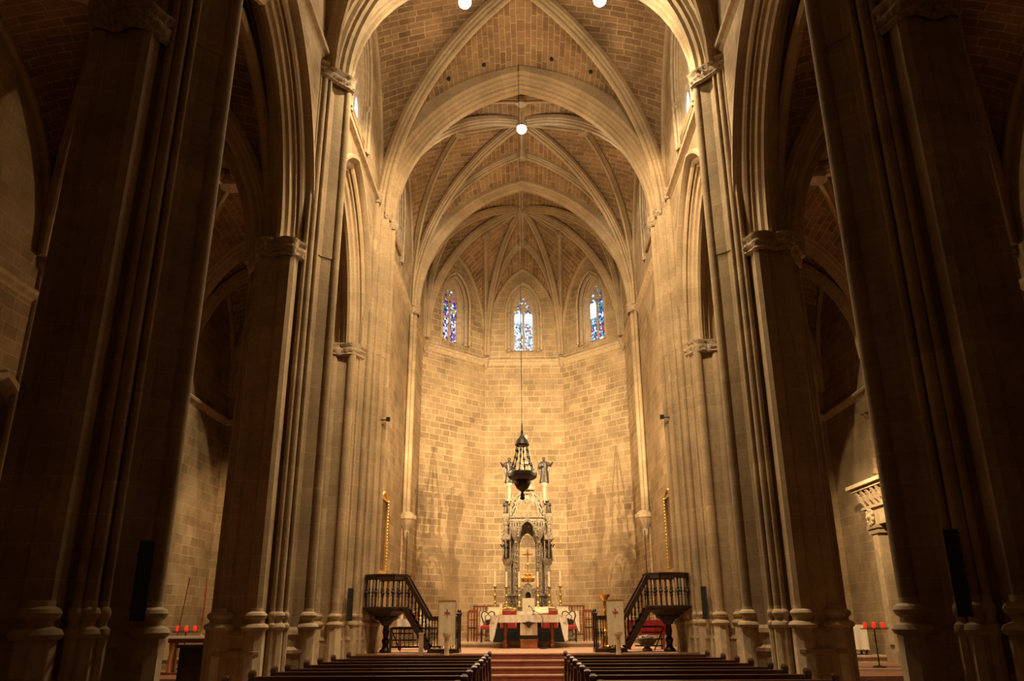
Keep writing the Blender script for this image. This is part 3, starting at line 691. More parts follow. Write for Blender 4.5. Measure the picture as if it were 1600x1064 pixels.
# sanctuary lamp on its long chain
t = thing('sanctuary_lamp', 'dark bronze sanctuary lamp hanging on a long chain before the altar canopy', 'sanctuary lamp', (-0.09, 23.55, 5.34))
MB().tube([(0, 0, 1.75), (-.01, 0, 15.7)], .010, 6).build('chain', 'black_iron', t)
MB().lathe([(.015, 1.95), (.03, 1.80), (.02, 1.74), (.05, 1.66), (.04, 1.6), (.07, 1.52), (.16, 1.42), (.19, 1.36), (.22, 1.28), (.20, 1.24), (.05, 1.26)], (0, 0, 0), 16).build('canopy', 'bronze', t, smooth=True)
MB().lathe([(.02, -.30), (.07, -.26), (.07, -.19), (.04, -.14), (.06, -.10), (.16, -.04), (.22, .06), (.25, .14), (.24, .2), (.36, .24), (.43, .30), (.445, .40), (.43, .45), (.34, .45), (.30, .38), (.1, .36)], (0, 0, 0), 20).build('bowl', 'bronze', t, smooth=True)
MB().ball((0, 0, -.30), .075, 12, 8).build('finial', 'bronze', t, smooth=True)
for k in range(6):
    a = 2*pi*k/6+.3; m = MB()
    p0 = Vector((.40*cos(a), .40*sin(a), .44)); p1 = Vector((.17*cos(a), .17*sin(a), 1.28))
    for j in range(12):
        q = p0.lerp(p1, (j+.5)/12)+Vector((cos(a), sin(a), 0))*(-.05*sin(pi*(j+.5)/12)); m.ball(q, .022 if j % 3 else .036, 6, 4, 1.6)
    m.tube([p0, p0.lerp(p1, .5)-Vector((cos(a), sin(a), 0))*.05, p1], .008, 5)
    m.build('suspension_chain', 'bronze', t)

# ------------------------------------------------------------------ sculpted figures for the altar canopy
def figure(par, x, y, z, h, face=-1, wings=True, arm=1, mat='bronze', name='statue'):
    """robed standing figure, height h, facing the nave"""
    m = MB(); k = h
    rings = []
    for zz, rx, ry, dx in ((0, .17, .14, 0), (.05, .18, .15, 0), (.25, .15, .13, .01), (.42, .135, .115, .02), (.55, .115, .095, .01), (.64, .12, .10, 0), (.75, .15, .10, -.01), (.81, .13, .085, -.01), (.845, .05, .05, 0), (.87, .042, .045, 0)):
        ring = []
        for i in range(20):
            a = 2*pi*i/20; f = 1+(.10*sin(5*a+zz*5) if zz < .6 else 0)
            ring.append((x+(dx+rx*f*cos(a))*k, y+ry*f*sin(a)*k, z+zz*k))
        rings.append(ring)
    m.loft(rings)
    m.lathe([(.02*k, -.075*k), (.045*k, -.055*k), (.056*k, 0), (.058*k, .03*k), (.045*k, .06*k), (.015*k, .078*k)], (x, y-.01*k, z+.925*k), 12)
    m.ball((x, y+.015*k, z+.945*k), .063*k, 10, 6)                       # hair
    m.bar((x, y-.055*k, z+.93*k), (x, y-.075*k, z+.905*k), .012*k)         # nose
    for s in (-1, 1):
        sh = Vector((x+s*.135*k, y, z+.775*k))
        if s == arm: el = sh+Vector((s*.10, -.06, -.13))*k; ha = el+Vector((s*.10, -.10, .13))*k
        else: el = sh+Vector((s*.04, -.04, -.20))*k; ha = el+Vector((-s*.12, -.14, .05))*k
        m.tube([sh, sh.lerp(el, .5), el, ha], [.055*k, .06*k, .055*k, .03*k], 8); m.ball(ha, .032*k, 8, 5)
    o = m.build(name, mat, par, smooth=True, angle=50)
    if wings:
        for s in (-1, 1):
            wm = MB(); c = [(s*.05, .09, .80), (s*.14, .14, .88), (s*.23, .17, .80), (s*.25, .18, .60), (s*.20, .17, .38), (s*.13, .15, .20), (s*.11, .13, .42), (s*.06, .10, .62)]
            n = len(c); wm.add([(x+a*k, y+b*k, z+e*k) for a, b, e in c]+[(x+a*k*.98, y+(b+.035)*k, z+e*k) for a, b, e in c], [tuple(range(n)), tuple(range(2*n-1, n-1, -1))]+[(i, (i+1) % n, n+(i+1) % n, n+i) for i in range(n)])
            wm.build('wing', mat, o)
    return o
def pinnacle(m, x, y, z, h, r, n=4):
    m.lathe([(r, 0), (r, h*.25), (r*1.3, h*.27), (r*1.3, h*.30), (r*.85, h*.33), (r*.1, h*.95), (r*.02, h)], (x, y, z), n, rot=pi/4)
    for k in range(5):
        zz = z+h*(.38+.11*k); rr = r*(.85-.17*k)
        for j in range(4): a = pi/2*j+pi/4; m.ball((x+rr*cos(a), y+rr*sin(a), zz), r*.22, 5, 4)
    m.ball((x, y, z+h), r*.35, 6, 5)
# gothic altar canopy (retable). centre x
CX, CY = .06, 30.2
t = thing('altar_retable', 'tall pale gothic altar retable with bronze figures, standing behind the altar', 'retable', (CX, CY, .95))
B = .95
def Zr(z): return z-B
m = MB()  # plinth with niches
m.box(-.92, .92, -.42, .42, 0, 1.0)
m.box(-.96, .96, -.46, .42, 1.0, 1.08); m.box(-.88, .88, -.36, .36, 1.08, 1.2)
m.build('plinth', 'silver_stone', t)
for s in (-1, 1):
    m = MB()      # outer buttress piers
    m.lathe([(.16, 1.1), (.16, 1.22), (.11, 1.30), (.11, 2.55), (.17, 2.62), (.19, 2.72), (.22, 2.76), (.22, 2.82), (.1, 2.84)], (s*.72, 0, 0), 8)
    m.lathe([(.08, 2.8), (.08, 3.1), (.06, 3.15), (.06, 4.85), (.10, 4.9), (.13, 5.0), (.1, 5.04)], (s*.72, .12, 0), 8)
    for k in range(4): m.tube([(s*.72+.12*cos(a), .12*sin(a), 1.2) for a in (pi/2*k+pi/4,)]+[(s*.72+.12*cos(a), .12*sin(a), 2.6) for a in (pi/2*k+pi/4,)], .025, 6)
    m.build('buttress', 'silver_stone', t, smooth=True, angle=35)
    m = MB()      # inner clustered columns with arch springers
    for dx in (.36, .44, .50):
        m.tube([(s*dx, -.05+.1*(dx-.36), 1.2), (s*dx, -.05+.1*(dx-.36), 3.55)], .028, 8)
        m.lathe([(.05, 3.5), (.06, 3.6), (.03, 3.62)], (s*dx, -.05+.1*(dx-.36), 0), 8); m.lathe([(.055, 1.2), (.055, 1.28), (.03, 1.33)], (s*dx, -.05+.1*(dx-.36), 0), 8)
    for z in [1.5+.2*i for i in range(11)]: m.ball((s*.40, -.09, z), .03, 6, 4)
    m.tube([(s*.56, .1, 1.2), (s*.56, .1, 3.9)], .06, 8)
    m.build('column', 'silver_stone', t, smooth=True, angle=35)
    # canopied niche figure at the buttress
    fg = figure(t, s*.78, -.16, 2.82, .62, wings=False, arm=s)
    m = MB()
    for a in range(6):
        q = (s*.78+.16*cos(a*pi/3+.5), -.14+.16*sin(a*pi/3+.5)); m.tube([(q[0], q[1], 2.82), (q[0], q[1], 3.5)], .014, 5); pinnacle(m, q[0], q[1], 3.5, .35, .035)
    m.lathe([(.19, 3.46), (.20, 3.52), (.14, 3.62), (.07, 3.72), (.06, 4.0), (.09, 4.05), (.03, 4.1), (.01, 4.35)], (s*.78, -.14, 0), 8)
    for a in range(16):
        zz = 3.65+.05*a; m.ball((s*.78+.09*cos(a*2.4), -.14+.09*sin(a*2.4), zz), .028, 5, 4)
    m.build('niche_canopy', 'silver_stone', t)
    # semi-dome side canopy
    m = MB()
    m.lathe([(.02, 3.30), (.07, 3.36), (.05, 3.42), (.15, 3.60), (.20, 3.78), (.22, 3.82), (.22, 3.92), (.15, 3.95), (.13, 4.15), (.02, 4.2)], (s*.42, -.22, 0), 12)
    for k in range(7):
        a = pi+pi*k/6; pinnacle(m, s*.42+.20*cos(a), -.22+.20*sin(a), 3.92, .28, .03)
    m.build('side_canopy', 'silver_stone', t, smooth=True, angle=35)
    figure(t, s*.80, -.10, 4.42, .50, wings=False, arm=-s)
    m = MB(); m.lathe([(.05, 4.05), (.08, 4.15), (.15, 4.32), (.16, 4.42), (.04, 4.43)], (s*.80, -.10, 0), 8); m.bar((s*.72, .1, 4.3), (s*.80, -.1, 4.3), .08); m.build('figure_bracket', 'silver_stone', t)
    # upper column with the large angel
    m = MB(); m.lathe([(.11, 4.9), (.11, 5.0), (.075, 5.05), (.07, 5.42), (.10, 5.46), (.13, 5.52), (.13, 5.58), (.05, 5.6)], (s*.66, 0, 0), 10)
    for k in range(4): a = pi/2*k; pinnacle(m, s*.66+.13*cos(a), .13*sin(a), 4.75, .5, .03)
    m.build('angel_column', 'silver_stone', t, smooth=True, angle=35)
    figure(t, s*.66, 0, 5.58, .98, wings=True, arm=s)
    # flying ogee between buttress and crown
    m = MB()
    pts = [(s*.66, .05, 4.35), (s*.52, .05, 4.5), (s*.42, .05, 4.78), (s*.34, .05, 5.05), (s*.22, .05, 5.30), (0, .05, 5.50)]
    m.tube(pts, .04, 8); m.tube([(a*.9, -.06, z-.09) for a, b, z in pts], .025, 8)
    for a, b, z in pts[1:]: m.ball((a*1.08, b, z+.06), .045, 6, 4)
    m.tube([(s*.60, .05, 4.3), (s*.50, 0, 4.65), (s*.28, 0, 4.72)], .03, 6)
    m.build('ogee_arch', 'silver_stone', t, smooth=True)
    # scroll ornament in the upper opening
    m = MB(); m.tube([(s*.02+s*.11*(1-cos(a)), -.03, 4.85+.09*sin(a*1.3)) for a in [k*.35 for k in range(10)]], .022, 6); m.tube([(s*.04, -.03, 4.35), (s*.03, -.03, 4.6), (s*.10, -.03, 4.78), (s*.2, -.03, 4.82)], .02, 6)
    m.build('scroll_ornament', 'silver_stone', t, smooth=True)
m = MB()      # back wall panel with arch, cornice
ou = [(-.62, 1.2), (.62, 1.2), (.62, 4.2), (-.62, 4.2)]
m.panel((0, .18, 0), (1, 0, 0), (0, 1, 0), .12, ou, [opening(0, .30, 1.75, 3.2, 3.75, 8)])
m.box(-.78, .78, -.06, .30, 4.16, 4.28); m.box(-.72, .72, -.02, .28, 4.10, 4.16)
m.panel((0, .12, 0), (1, 0, 0), (0, 1, 0), .06, opening(0, .62, 4.28, 4.5, 5.2, 8), [opening(0, .40, 4.33, 4.55, 5.0, 8)])
m.build('back_panel', 'silver_stone', t)
m = MB()      # central hood
hood = [(x, -.28+.0*x, z) for x, z in arch2d(0, .34, 3.55, 4.15, 8)]
m.sweep(hood, [(-.16, -.03), (-.16, .03), (.3, .03), (.3, -.03)], (0, 1, 0), inward=(0, -.28, 3.3))
for i, (x, y, z) in enumerate(hood): m.ball((x*1.05, -.44, z+.03), .035, 6, 4)
for k in range(9): m.ball((-.24+.06*k, -.10, 3.42+.12*sin(pi*k/8)), .028, 6, 4)
m.build('central_hood', 'silver_stone', t)
m = MB()      # spire lantern
for k in range(6):
    a = pi/3*k; m.tube([(.26*cos(a), .26*sin(a), 5.35), (.20*cos(a), .20*sin(a), 6.3)], .022, 6); pinnacle(m, .27*cos(a), .27*sin(a), 5.85, .45, .035)
    m.tube([(.20*cos(a), .20*sin(a), 6.3), (.02*cos(a), .02*sin(a), 7.35)], .018, 6)
    for j in range(6): m.ball(((.20-.028*j)*cos(a), (.20-.028*j)*sin(a), 6.35+.16*j), .028, 5, 4)
    b = pi/3*(k+1)
    m.tube([(.26*cos(a)*.97, .26*sin(a)*.97, 5.95), (.24*cos((a+b)/2), .24*sin((a+b)/2), 6.15), (.26*cos(b)*.97, .26*sin(b)*.97, 5.95)], .016, 5)
m.lathe([(.30, 5.3), (.32, 5.36), (.30, 5.42), (.05, 5.43)], (0, 0, 0), 12); m.lathe([(.21, 6.28), (.23, 6.32), (.2, 6.36), (.02, 6.37)], (0, 0, 0), 12)
m.ball((0, 0, 7.38), .06, 8, 5)
m.build('spire', 'silver_stone', t)
figure(t, 0, 0, 5.43, .5, wings=False, arm=1, mat='silver_stone')
for s in (-1, 1):    # crocketed buttress spirelets, fretwork and finials
    m = MB()
    for z, r, h, n in ((2.78, .17, .55, 6), (3.62, .15, .5, 6), (4.25, .14, .5, 5)):
        for k in range(n):
            a = 2*pi*k/n+.4; pm = MB(); pinnacle(pm, 0, 0, 0, h, .026); pm.build('pinnacle', 'silver_stone', t, loc=(s*.70+r*cos(a), .02+r*sin(a), z))
    m.tube([(s*.72, 0, 1.3), (s*.72, 0, 2.6)], .115, 8)
    for k in range(26):
        z = 1.35+.05*k; m.ball((s*.72+.11*cos(k*2.4), .11*sin(k*2.4), z), .03, 5, 4)
    for k in range(44):
        z = 2.9+.034*k; m.ball((s*(.86+.02*sin(k*1.7)), -.06+.1*sin(k*2.9), z), .026, 5, 4)
    for k in range(7): m.bar((s*.62, -.08, 2.9+.2*k), (s*.90, -.08, 3.05+.2*k), .018); m.bar((s*.90, -.08, 2.9+.2*k), (s*.62, -.08, 3.05+.2*k), .018)
    m.build('crocket_work', 'silver_stone', t)['kind'] = 'stuff'
    m = MB()
    for k in range(12): m.ball((s*(.06+.05*k), -.12, 4.30), .03, 6, 4)
    for k in range(6): pm = MB(); pinnacle(pm, 0, 0, 0, .22, .022); pm.build('pinnacle', 'silver_stone', t, loc=(s*(.08+.11*k), -.04, 4.28))
    for k in range(9): a = .5+k*.13; m.ball((s*.62*cos(a), -.02, 4.6+.62*sin(a)), .035, 6, 4)
    for k in range(10): z = 1.5+.2*k; m.bar((s*.31, -.06, z), (s*.53, -.06, z+.05), .02, .03)
    m.build('fretwork', 'silver_stone', t)['kind'] = 'stuff'
m = MB()
for k in range(11):
    for j in range(5):
        x = -.27+.054*k; z = 3.22+.09*j
        if abs(x) < .30-(z-3.2)*.45: m.bar((x-.03, .14, z), (x+.03, .14, z+.08), .014); m.bar((x+.03, .14, z), (x-.03, .14, z+.08), .014)
m.build('tympanum_tracery', 'silver_stone', t)
for s in (-1, 1):    # corbel arcade low on either side of the tabernacle
    m = MB(); m.box(min(s*.28, s*.72), max(s*.28, s*.72), -.50, -.30, 1.50, 1.56)
    for x in (.34, .50, .66): m.lathe([(.02, 1.2), (.03, 1.3), (.03, 1.38), (.07, 1.48), (.07, 1.5)], (s*x, -.4, 0), 8)
    m.build('bracket_arcade', 'silver_stone', t)
# tabernacle
t = thing('tabernacle', 'small grey gothic tabernacle with a gabled top, in the middle of the high altar', 'tabernacle', (CX, 29.25, 2.055))
MB().panel((0, 0, 0), (1, 0, 0), (0, 1, 0), .3, [(-.25, 0), (.25, 0), (.25, .5), (.2, .56), (.12, .72), (0, .84), (-.12, .72), (-.2, .56), (-.25, .5)], [opening(0, .10, .06, .36, .52, 6)]).build('body', 'silver_stone', t)
MB().panel((0, .06, 0), (1, 0, 0), (0, 1, 0), .05, opening(0, .10, .06, .36, .52, 6)).build('door', 'dark_wood', t)
m = MB()
for k in range(9): a = pi*k/8; m.ball((.21*cos(a), -.01, .50+.30*sin(a)), .028, 6, 4)
for s in (-1, 1): pinnacle(m, s*.24, .08, .45, .35, .035)
m.build('crocket', 'silver_stone', t)
t = thing('altar_cross', 'gold cross on a red and gold crown base, above the tabernacle', 'cross', (CX, 29.40, 2.90))
m = MB().lathe([(.20, 0), (.20, .03), (.24, .12), (.22, .14), (.10, .18), (.08, .28), (.04, .34), (.02, .36)], (0, 0, 0), 12)
for k in range(10): a = pi/5*k; m.ball((.22*cos(a), .22*sin(a), .15), .035, 6, 4); m.ball((.13*cos(a), .13*sin(a), .27), .028, 6, 4)
m.build('base', 'gold', t)
m = MB()
for k in range(8): a = pi/4*k; m.ball((.20*cos(a), .20*sin(a), .07), .04, 6, 4)
m.build('red_gem', 'red_cloth', t)
m = MB().tube([(0, 0, .3), (0, 0, .82)], .016, 8).ball((0, 0, .62), .035, 8, 6).bar((0, 0, .78), (0, 0, 1.10), .035).bar((-.15, 0, .95), (.15, 0, .95), .035)
for k in range(8): a = pi/4*k+pi/8; m.bar((0, 0, .95), (.10*cos(a), 0, .95+.10*sin(a)), .012)
for a, b in ((-.15, .95), (.15, .95), (0, 1.10)): m.ball((a, 0, b), .032, 8, 5)
m.build('cross', 'gold', t)

# ------------------------------------------------------------------ high altar table with lace cloth
def cloth_edge_panel(m, a, b, ztop, drop, wav=.03, scal=.04, N=(0, -1, 0), n=40):
    a = Vector(a); b = Vector(b); N = Vector(N); vs = []; fs = []
    for i in range(n+1):
        u = i/n; p = a.lerp(b, u); d = drop if not callable(drop) else drop(u)
        for k in range(5):
            v = k/4; off = wav*v*sin(u*2*pi*n/7)+.01
            z = ztop-d*v-(scal*abs(sin(u*pi*n/2.5)) if k == 4 else 0)
            vs.append(p+N*off+Vector((0, 0, z)))
    for i in range(n):
        for k in range(4): fs.append((i*5+k, (i+1)*5+k, (i+1)*5+k+1, i*5+k+1))
    o = len(vs); vs += [v-N*.008 for v in vs]; fs += [tuple(o+q for q in f[::-1]) for f in fs]
    m.add(vs, fs)
t = thing('high_altar', 'long high altar table against the retable, behind the free standing altar', 'altar', (.1, 29.2, .95))
MB().box(-1.66, 1.66, -.38, .32, .90, .96).build('tabletop', 'marble', t)
for s in (-1, 1): MB().lathe([(.16, 0), (.16, .08), (.09, .14), (.11, .5), (.08, .75), (.15, .85), (.15, .90)], (s*1.4, 0, 0), 10).build('leg', 'silver_stone', t, smooth=True)
MB().box(-1.1, 1.1, .0, .30, 0, .90).build('back_support', 'dark_wood', t)
c = MB().box(-1.68, 1.68, -.40, .34, .96, .972)
cloth_edge_panel(c, (-1.68, -.40, 0), (-1.10, -.40, 0), .97, lambda u: .30-.14*u if u < 1 else .16, .02, .04, n=24); cloth_edge_panel(c, (1.10, -.40, 0), (1.68, -.40, 0), .97, lambda u: .16+.14*u, .02, .04, n=24)
cloth_edge_panel(c, (-1.10, -.40, 0), (1.10, -.40, 0), .97, .14, .01, .03, n=60)
cloth_edge_panel(c, (-1.68, .34, 0), (-1.68, -.40, 0), .97, .62, .03, .04, (-1, 0, 0), n=20); cloth_edge_panel(c, (1.68, -.40, 0), (1.68, .34, 0), .97, .62, .03, .04, (1, 0, 0), n=20)
for s in (-1, 1): # pointed corner falls
    c.add([(s*1.68, -.42, .97), (s*1.52, -.43, .97), (s*1.56, -.43, .60), (s*1.66, -.44, .32), (s*1.71, -.40, .30), (s*1.69, -.38, .97)], [(0, 1, 2, 3, 4), (0, 4, 5)])
tag(c.build('altar_cloth', 'white_cloth', loc=(.1, 29.2, .95)), 'white lace cloth with hanging corners on the long high altar at the back', 'cloth')
tag(MB().box(-.95, .95, -.04, .28, 0, .13).build('gradine', 'silver_stone', loc=(.1, 29.2, 1.922)), 'low grey stone gradine shelf on the high altar, carrying the middle candlesticks', 'shelf')
for s, lb in ((-1, 'left'), (1, 'right')):
    tag(MB().box(-.20, .20, -.13, .13, 0, .15).box(-.21, .21, -.14, .14, .13, .15).build('altar_box', 'cream_cloth', loc=(.06+s*1.18, 29.12, 1.922)), 'pale cream covered box at the %s end of the high altar, under the outermost candlestick' % lb, 'box')
XS = [-1.10, -.70, -.25, .40, .80, 1.19]
LB = ['leftmost of the six on the high altar', 'second from the left on the high altar', 'just left of the tabernacle', 'just right of the tabernacle', 'second from the right on the high altar', 'rightmost of the six on the high altar']
for i, x in enumerate(XS):
    mt = 'brass' if i in (0, 1, 4, 5) else 'gold'
    zb = 2.072 if i in (0, 5) else 2.052
    t = thing('altar_candlestick', ('tall dark brass' if mt == 'brass' else 'tall gilt')+' candlestick, '+LB[i], 'candlestick', (x, 29.14, zb), group='altar candlesticks')
    MB().lathe([(.10, 0), (.10, .02), (.05, .06), (.03, .10), (.05, .15), (.025, .20), (.02, .28), (.045, .33), (.05, .38), (.02, .43), (.02, .52), (.04, .55), (.02, .58), (.03, .62), (.075, .66), (.08, .68), (.02, .68)], (0, 0, 0), 12).build('stem', mt, t, smooth=True)
    c = MB().lathe([(.037, 0), (.037, .50), (.01, .51)], (0, 0, 0), 12).tube([(0, 0, .50), (0, .003, .535)], .004, 5).build('candle', 'wax', loc=(x, 29.14, zb+.68), smooth=True)
    tag(c, 'tall cream altar candle in the candlestick '+LB[i].replace(' on the high altar', ''), 'candle', 'altar candles')
tag(MB().box(-.21, .21, -.02, .02, 0, .42).build('altar_card', 'cream_cloth', loc=(.07, 28.85, 1.93)), 'pale cream panel standing before the tabernacle', 'panel')

# ------------------------------------------------------------------ free standing altar table
AX, AY = .06, 26.95
t = thing('altar_table', 'reddish wooden altar table in the middle of the sanctuary, under a white cloth', 'altar', (AX, AY, .8))
MB().box(-1.12, 1.12, -.38, .38, .92, .98).build('tabletop', 'red_wood', t)
MB().box(-1.0, 1.0, -.33, -.29, .80, .92).box(-1.0, 1.0, .29, .33, .80, .92).build('apron', 'red_wood', t)
for sx in (-1, 1):
    for sy in (-1, 1):
        MB().lathe([(.075, 0), (.075, .10), (.05, .13), (.07, .22), (.04, .27), (.06, .48), (.045, .58), (.065, .62), (.065, .92)], (sx*.74, sy*.28, 0), 10).build('leg', 'red_wood', t, smooth=True)
    MB().bar((sx*.74, -.28, .18), (sx*.74, .28, .18), .05).build('stretcher', 'red_wood', t)
MB().bar((-.74, 0, .18), (.74, 0, .18), .05).build('stretcher', 'red_wood', t)
c = MB().box(-1.17, 1.17, -.43, .43, .982, .995)
cloth_edge_panel(c, (-1.17, -.43, 0), (1.17, -.43, 0), .99, .21, .012, .02, n=80); cloth_edge_panel(c, (1.17, .43, 0), (-1.17, .43, 0), .99, .21, .012, .02, (0, 1, 0), n=80)
def sd(u): return .60+.16*abs(1-2*u)
cloth_edge_panel(c, (-1.17, .43, 0), (-1.17, -.43, 0), .99, sd, .05, .02, (-1, 0, 0), n=30); cloth_edge_panel(c, (1.17, -.43, 0), (1.17, .43, 0), .99, sd, .05, .02, (1, 0, 0), n=30)
for s in (-1, 1):
    c.add([(s*1.18, -.44, .98), (s*.94, -.45, .98), (s*1.00, -.47, .72), (s*1.07, -.49, .38), (s*1.14, -.50, .20), (s*1.22, -.46, .28), (s*1.24, -.40, .7)], [(0, 1, 2, 3, 4, 5, 6)])
tag(c.build('altar_cloth', 'white_cloth', loc=(AX, AY, .8)), 'white lace edged cloth draped over the free standing altar table', 'cloth')
m = MB(); vs = []
for i in range(13):
    u = i/12; x = -.27+.54*u
    for k in range(4): vs.append((x, -.30-.02*sin(u*14), .60-.06*sin(pi*u)*(1-k/3)-.36*k/3+(.05*(2*u-1)**2)*(1-k/3)))
m.add(vs, [(i*4+k, (i+1)*4+k, (i+1)*4+k+1, i*4+k+1) for i in range(12) for k in range(3)])
m.add([(v[0], v[1]+.01, v[2]) for v in vs], [(i*4+k+1, (i+1)*4+k+1, (i+1)*4+k, i*4+k) for i in range(12) for k in range(3)])
tag(m.build('altar_frontal', 'cream_cloth', loc=(AX, AY-.10, .95)), 'small swagged cream cloth hanging below the middle of the altar table', 'cloth')
m = MB().lathe([(.01, 0), (.06, .06), (.10, .14), (.09, .18), (.01, .2)], (0, 0, 0), 10, 1.2, .3)
tag(m.build('altar_emblem', 'dark_wood', loc=(AX, AY-.47, 1.40)), 'dark heart shaped emblem on the middle of the altar table front', 'emblem')
t = thing('footstool_box', 'small orange wooden box on the floor under the altar table', 'box', (AX, AY-.30, .8))
MB().box(-.26, .26, -.14, .14, 0, .24).build('body', 'orange_wood', t)
MB().box(-.28, .28, -.16, .16, .24, .27).build('lid', 'orange_wood', t)
# things on the table
t = thing('missal_stand', 'small metal book stand holding an open missal on the altar table', 'book stand', (AX+.42, AY, 1.796))
MB().bar((-.2, -.12, .01), (.2, -.12, .01), .02).bar((-.2, .1, .01), (.2, .1, .01), .02).bar((-.2, .1, 0), (-.2, .1, .2), .015).bar((.2, .1, 0), (.2, .1, .2), .015).bar((-.2, -.12, .02), (-.2, .12, .22), .012).bar((.2, -.12, .02), (.2, .12, .22), .012).build('frame', 'brass', t)
m = MB(); m.loft([[(-.22, -.12, .05), (0, -.12, .035), (.22, -.12, .05), (.22, -.12, .07), (0, -.12, .06), (-.22, -.12, .07)], [(-.22, .12, .23), (0, .12, .215), (.22, .12, .23), (.22, .12, .25), (0, .12, .24), (-.22, .12, .25)]]); m.build('missal', 'cream_cloth', t)
t = thing('table_candle', 'short white candle in a holder on the left end of the altar table', 'candle', (AX-.88, AY, 1.796))
MB().lathe([(.05, 0), (.05, .02), (.03, .04)], (0, 0, 0), 10).build('holder', 'brass', t); MB().lathe([(.03, .04), (.03, .34), (.01, .35)], (0, 0, 0), 10).build('wax', 'wax', t, smooth=True)
t = thing('table_microphone', 'black gooseneck microphone on the altar table', 'microphone', (AX+.15, AY+.05, 1.796))
MB().tube([(0, 0, 0), (0, 0, .10), (-.03, -.02, .2), (-.12, -.06, .26)], .010, 6).lathe([(.05, 0), (.05, .015), (.01, .02)], (0, 0, 0), 10).build('gooseneck', 'speaker_black', t); MB().ball((-.13, -.065, .265), .028, 8, 6).build('capsule', 'speaker_black', t)
t = thing('microphone_stand', 'thin black microphone stand on the floor before the altar table', 'microphone stand', (AX+.44, AY-.62, .8))
MB().lathe([(.12, 0), (.12, .02), (.02, .04)], (0, 0, 0), 14).build('base', 'speaker_black', t); MB().tube([(0, 0, .03), (0, 0, .9)], .010, 6).tube([(0, 0, .9), (-.08, .04, 1.02), (-.24, .1, 1.10)], .008, 6).build('pole', 'speaker_black', t)
MB().ball((-.27, .11, 1.11), .03, 8, 6, .8).build('capsule', 'speaker_black', t)
# black boxes beneath the high altar
for i, x in enumerate((-.86, -.44, .56, .98)):
    tag(MB().box(-.19, .19, -.12, .12, 0, .40).box(-.20, .20, -.13, .13, .40, .44).build('storage_crate', 'speaker_black', loc=(x, 27.85, .95)), ['black crate on the marble step behind the altar table, leftmost', 'black crate on the marble step behind the altar table, second from the left', 'black crate on the marble step behind the altar table, second from the right', 'black crate on the marble step behind the altar table, rightmost'][i], 'crate')

# ------------------------------------------------------------------ chairs
def side_chair():
    t = thing('side_chair', '', 'chair')
    MB().box(-.24, .24, -.22, .22, .40, .44).build('seat_frame', 'red_wood', t)
    c = MB(); c.loft([[(-.24, -.22, .44), (.24, -.22, .44), (.22, .22, .44), (-.22, .22, .44)], [(-.235, -.215, .50), (.235, -.215, .50), (.215, .215, .50), (-.215, .215, .50)], [(-.18, -.17, .53), (.18, -.17, .53), (.17, .17, .53), (-.17, .17, .53)]]); c.build('seat_cushion', 'red_cloth', t, smooth=True, angle=40)
    for x in (-.21, .21):
        MB().bar((x, -.19, 0), (x, -.19, .40), .04).build('leg', 'dark_wood', t); MB().bar((x, .19, 0), (x, .19, .44), .04).build('leg', 'dark_wood', t)
    b = MB()
    for s in (-1, 1):
        b.tube([(s*.10, .20, .44), (s*.15, .21, .62), (s*.23, .23, .82), (s*.20, .24, .94), (s*.10, .24, .97), (0, .24, .90)], .022, 8)
        b.tube([(s*.03, .20, .44), (s*.05, .22, .65), (s*.10, .23, .80), (0, .24, .88)], .012, 6)
    b.build('backrest', 'dark_wood', t, smooth=True)
    return t
ch = side_chair(); ch.location = (-1.30, 28.1, .95); ch.rotation_euler = (0, 0, pi); ch['label'] = 'wooden chair with heart shaped back and red seat, left of the altar table'; ch['group'] = 'heart backed chairs'
c2 = copy_tree(ch); c2.location = (1.42, 28.1, .95); c2['label'] = 'wooden chair with heart shaped back and red seat, right of the altar table'
for o in (ch, c2): o.rotation_euler = (0, 0, 0)
def armchair():
    t = thing('armchair', '', 'chair')
    MB().box(-.28, .28, -.24, .24, .34, .40).build('seat_frame', 'gold', t)
    MB().box(-.27, .27, -.23, .23, .40, .50).build('seat_cushion', 'red_cloth', t)
    for x in (-.25, .25):
        for y in (-.21, .21): MB().bar((x, y, 0), (x, y, .34), .05).build('leg', 'red_wood', t)
        MB().tube([(x, .21, .68), (x*1.08, 0, .70), (x*1.05, -.20, .66), (x, -.21, .40)], .022, 8).build('armrest', 'gold', t, smooth=True)
    MB().box(-.25, .25, .20, .26, .50, .98).build('backrest', 'red_cloth', t)
    m = MB().bar((-.27, .23, .4), (-.27, .23, 1.0), .04).bar((.27, .23, .4), (.27, .23, 1.0), .04)
    for k in range(13): a = -.26+.52*k/12; m.ball((a, .23, 1.02+.06*cos(a*6)), .03, 6, 5)
    m.build('crest', 'gold', t, smooth=True)
    return t
ac = armchair(); ac.location = (-.62, 28.40, .95); ac['label'] = 'gilded armchair with red back, behind the altar table on the left'; ac['group'] = 'red armchairs'
a2 = copy_tree(ac); a2.location = (.78, 28.40, .95); a2['label'] = 'gilded armchair with red back, behind the altar table on the right'
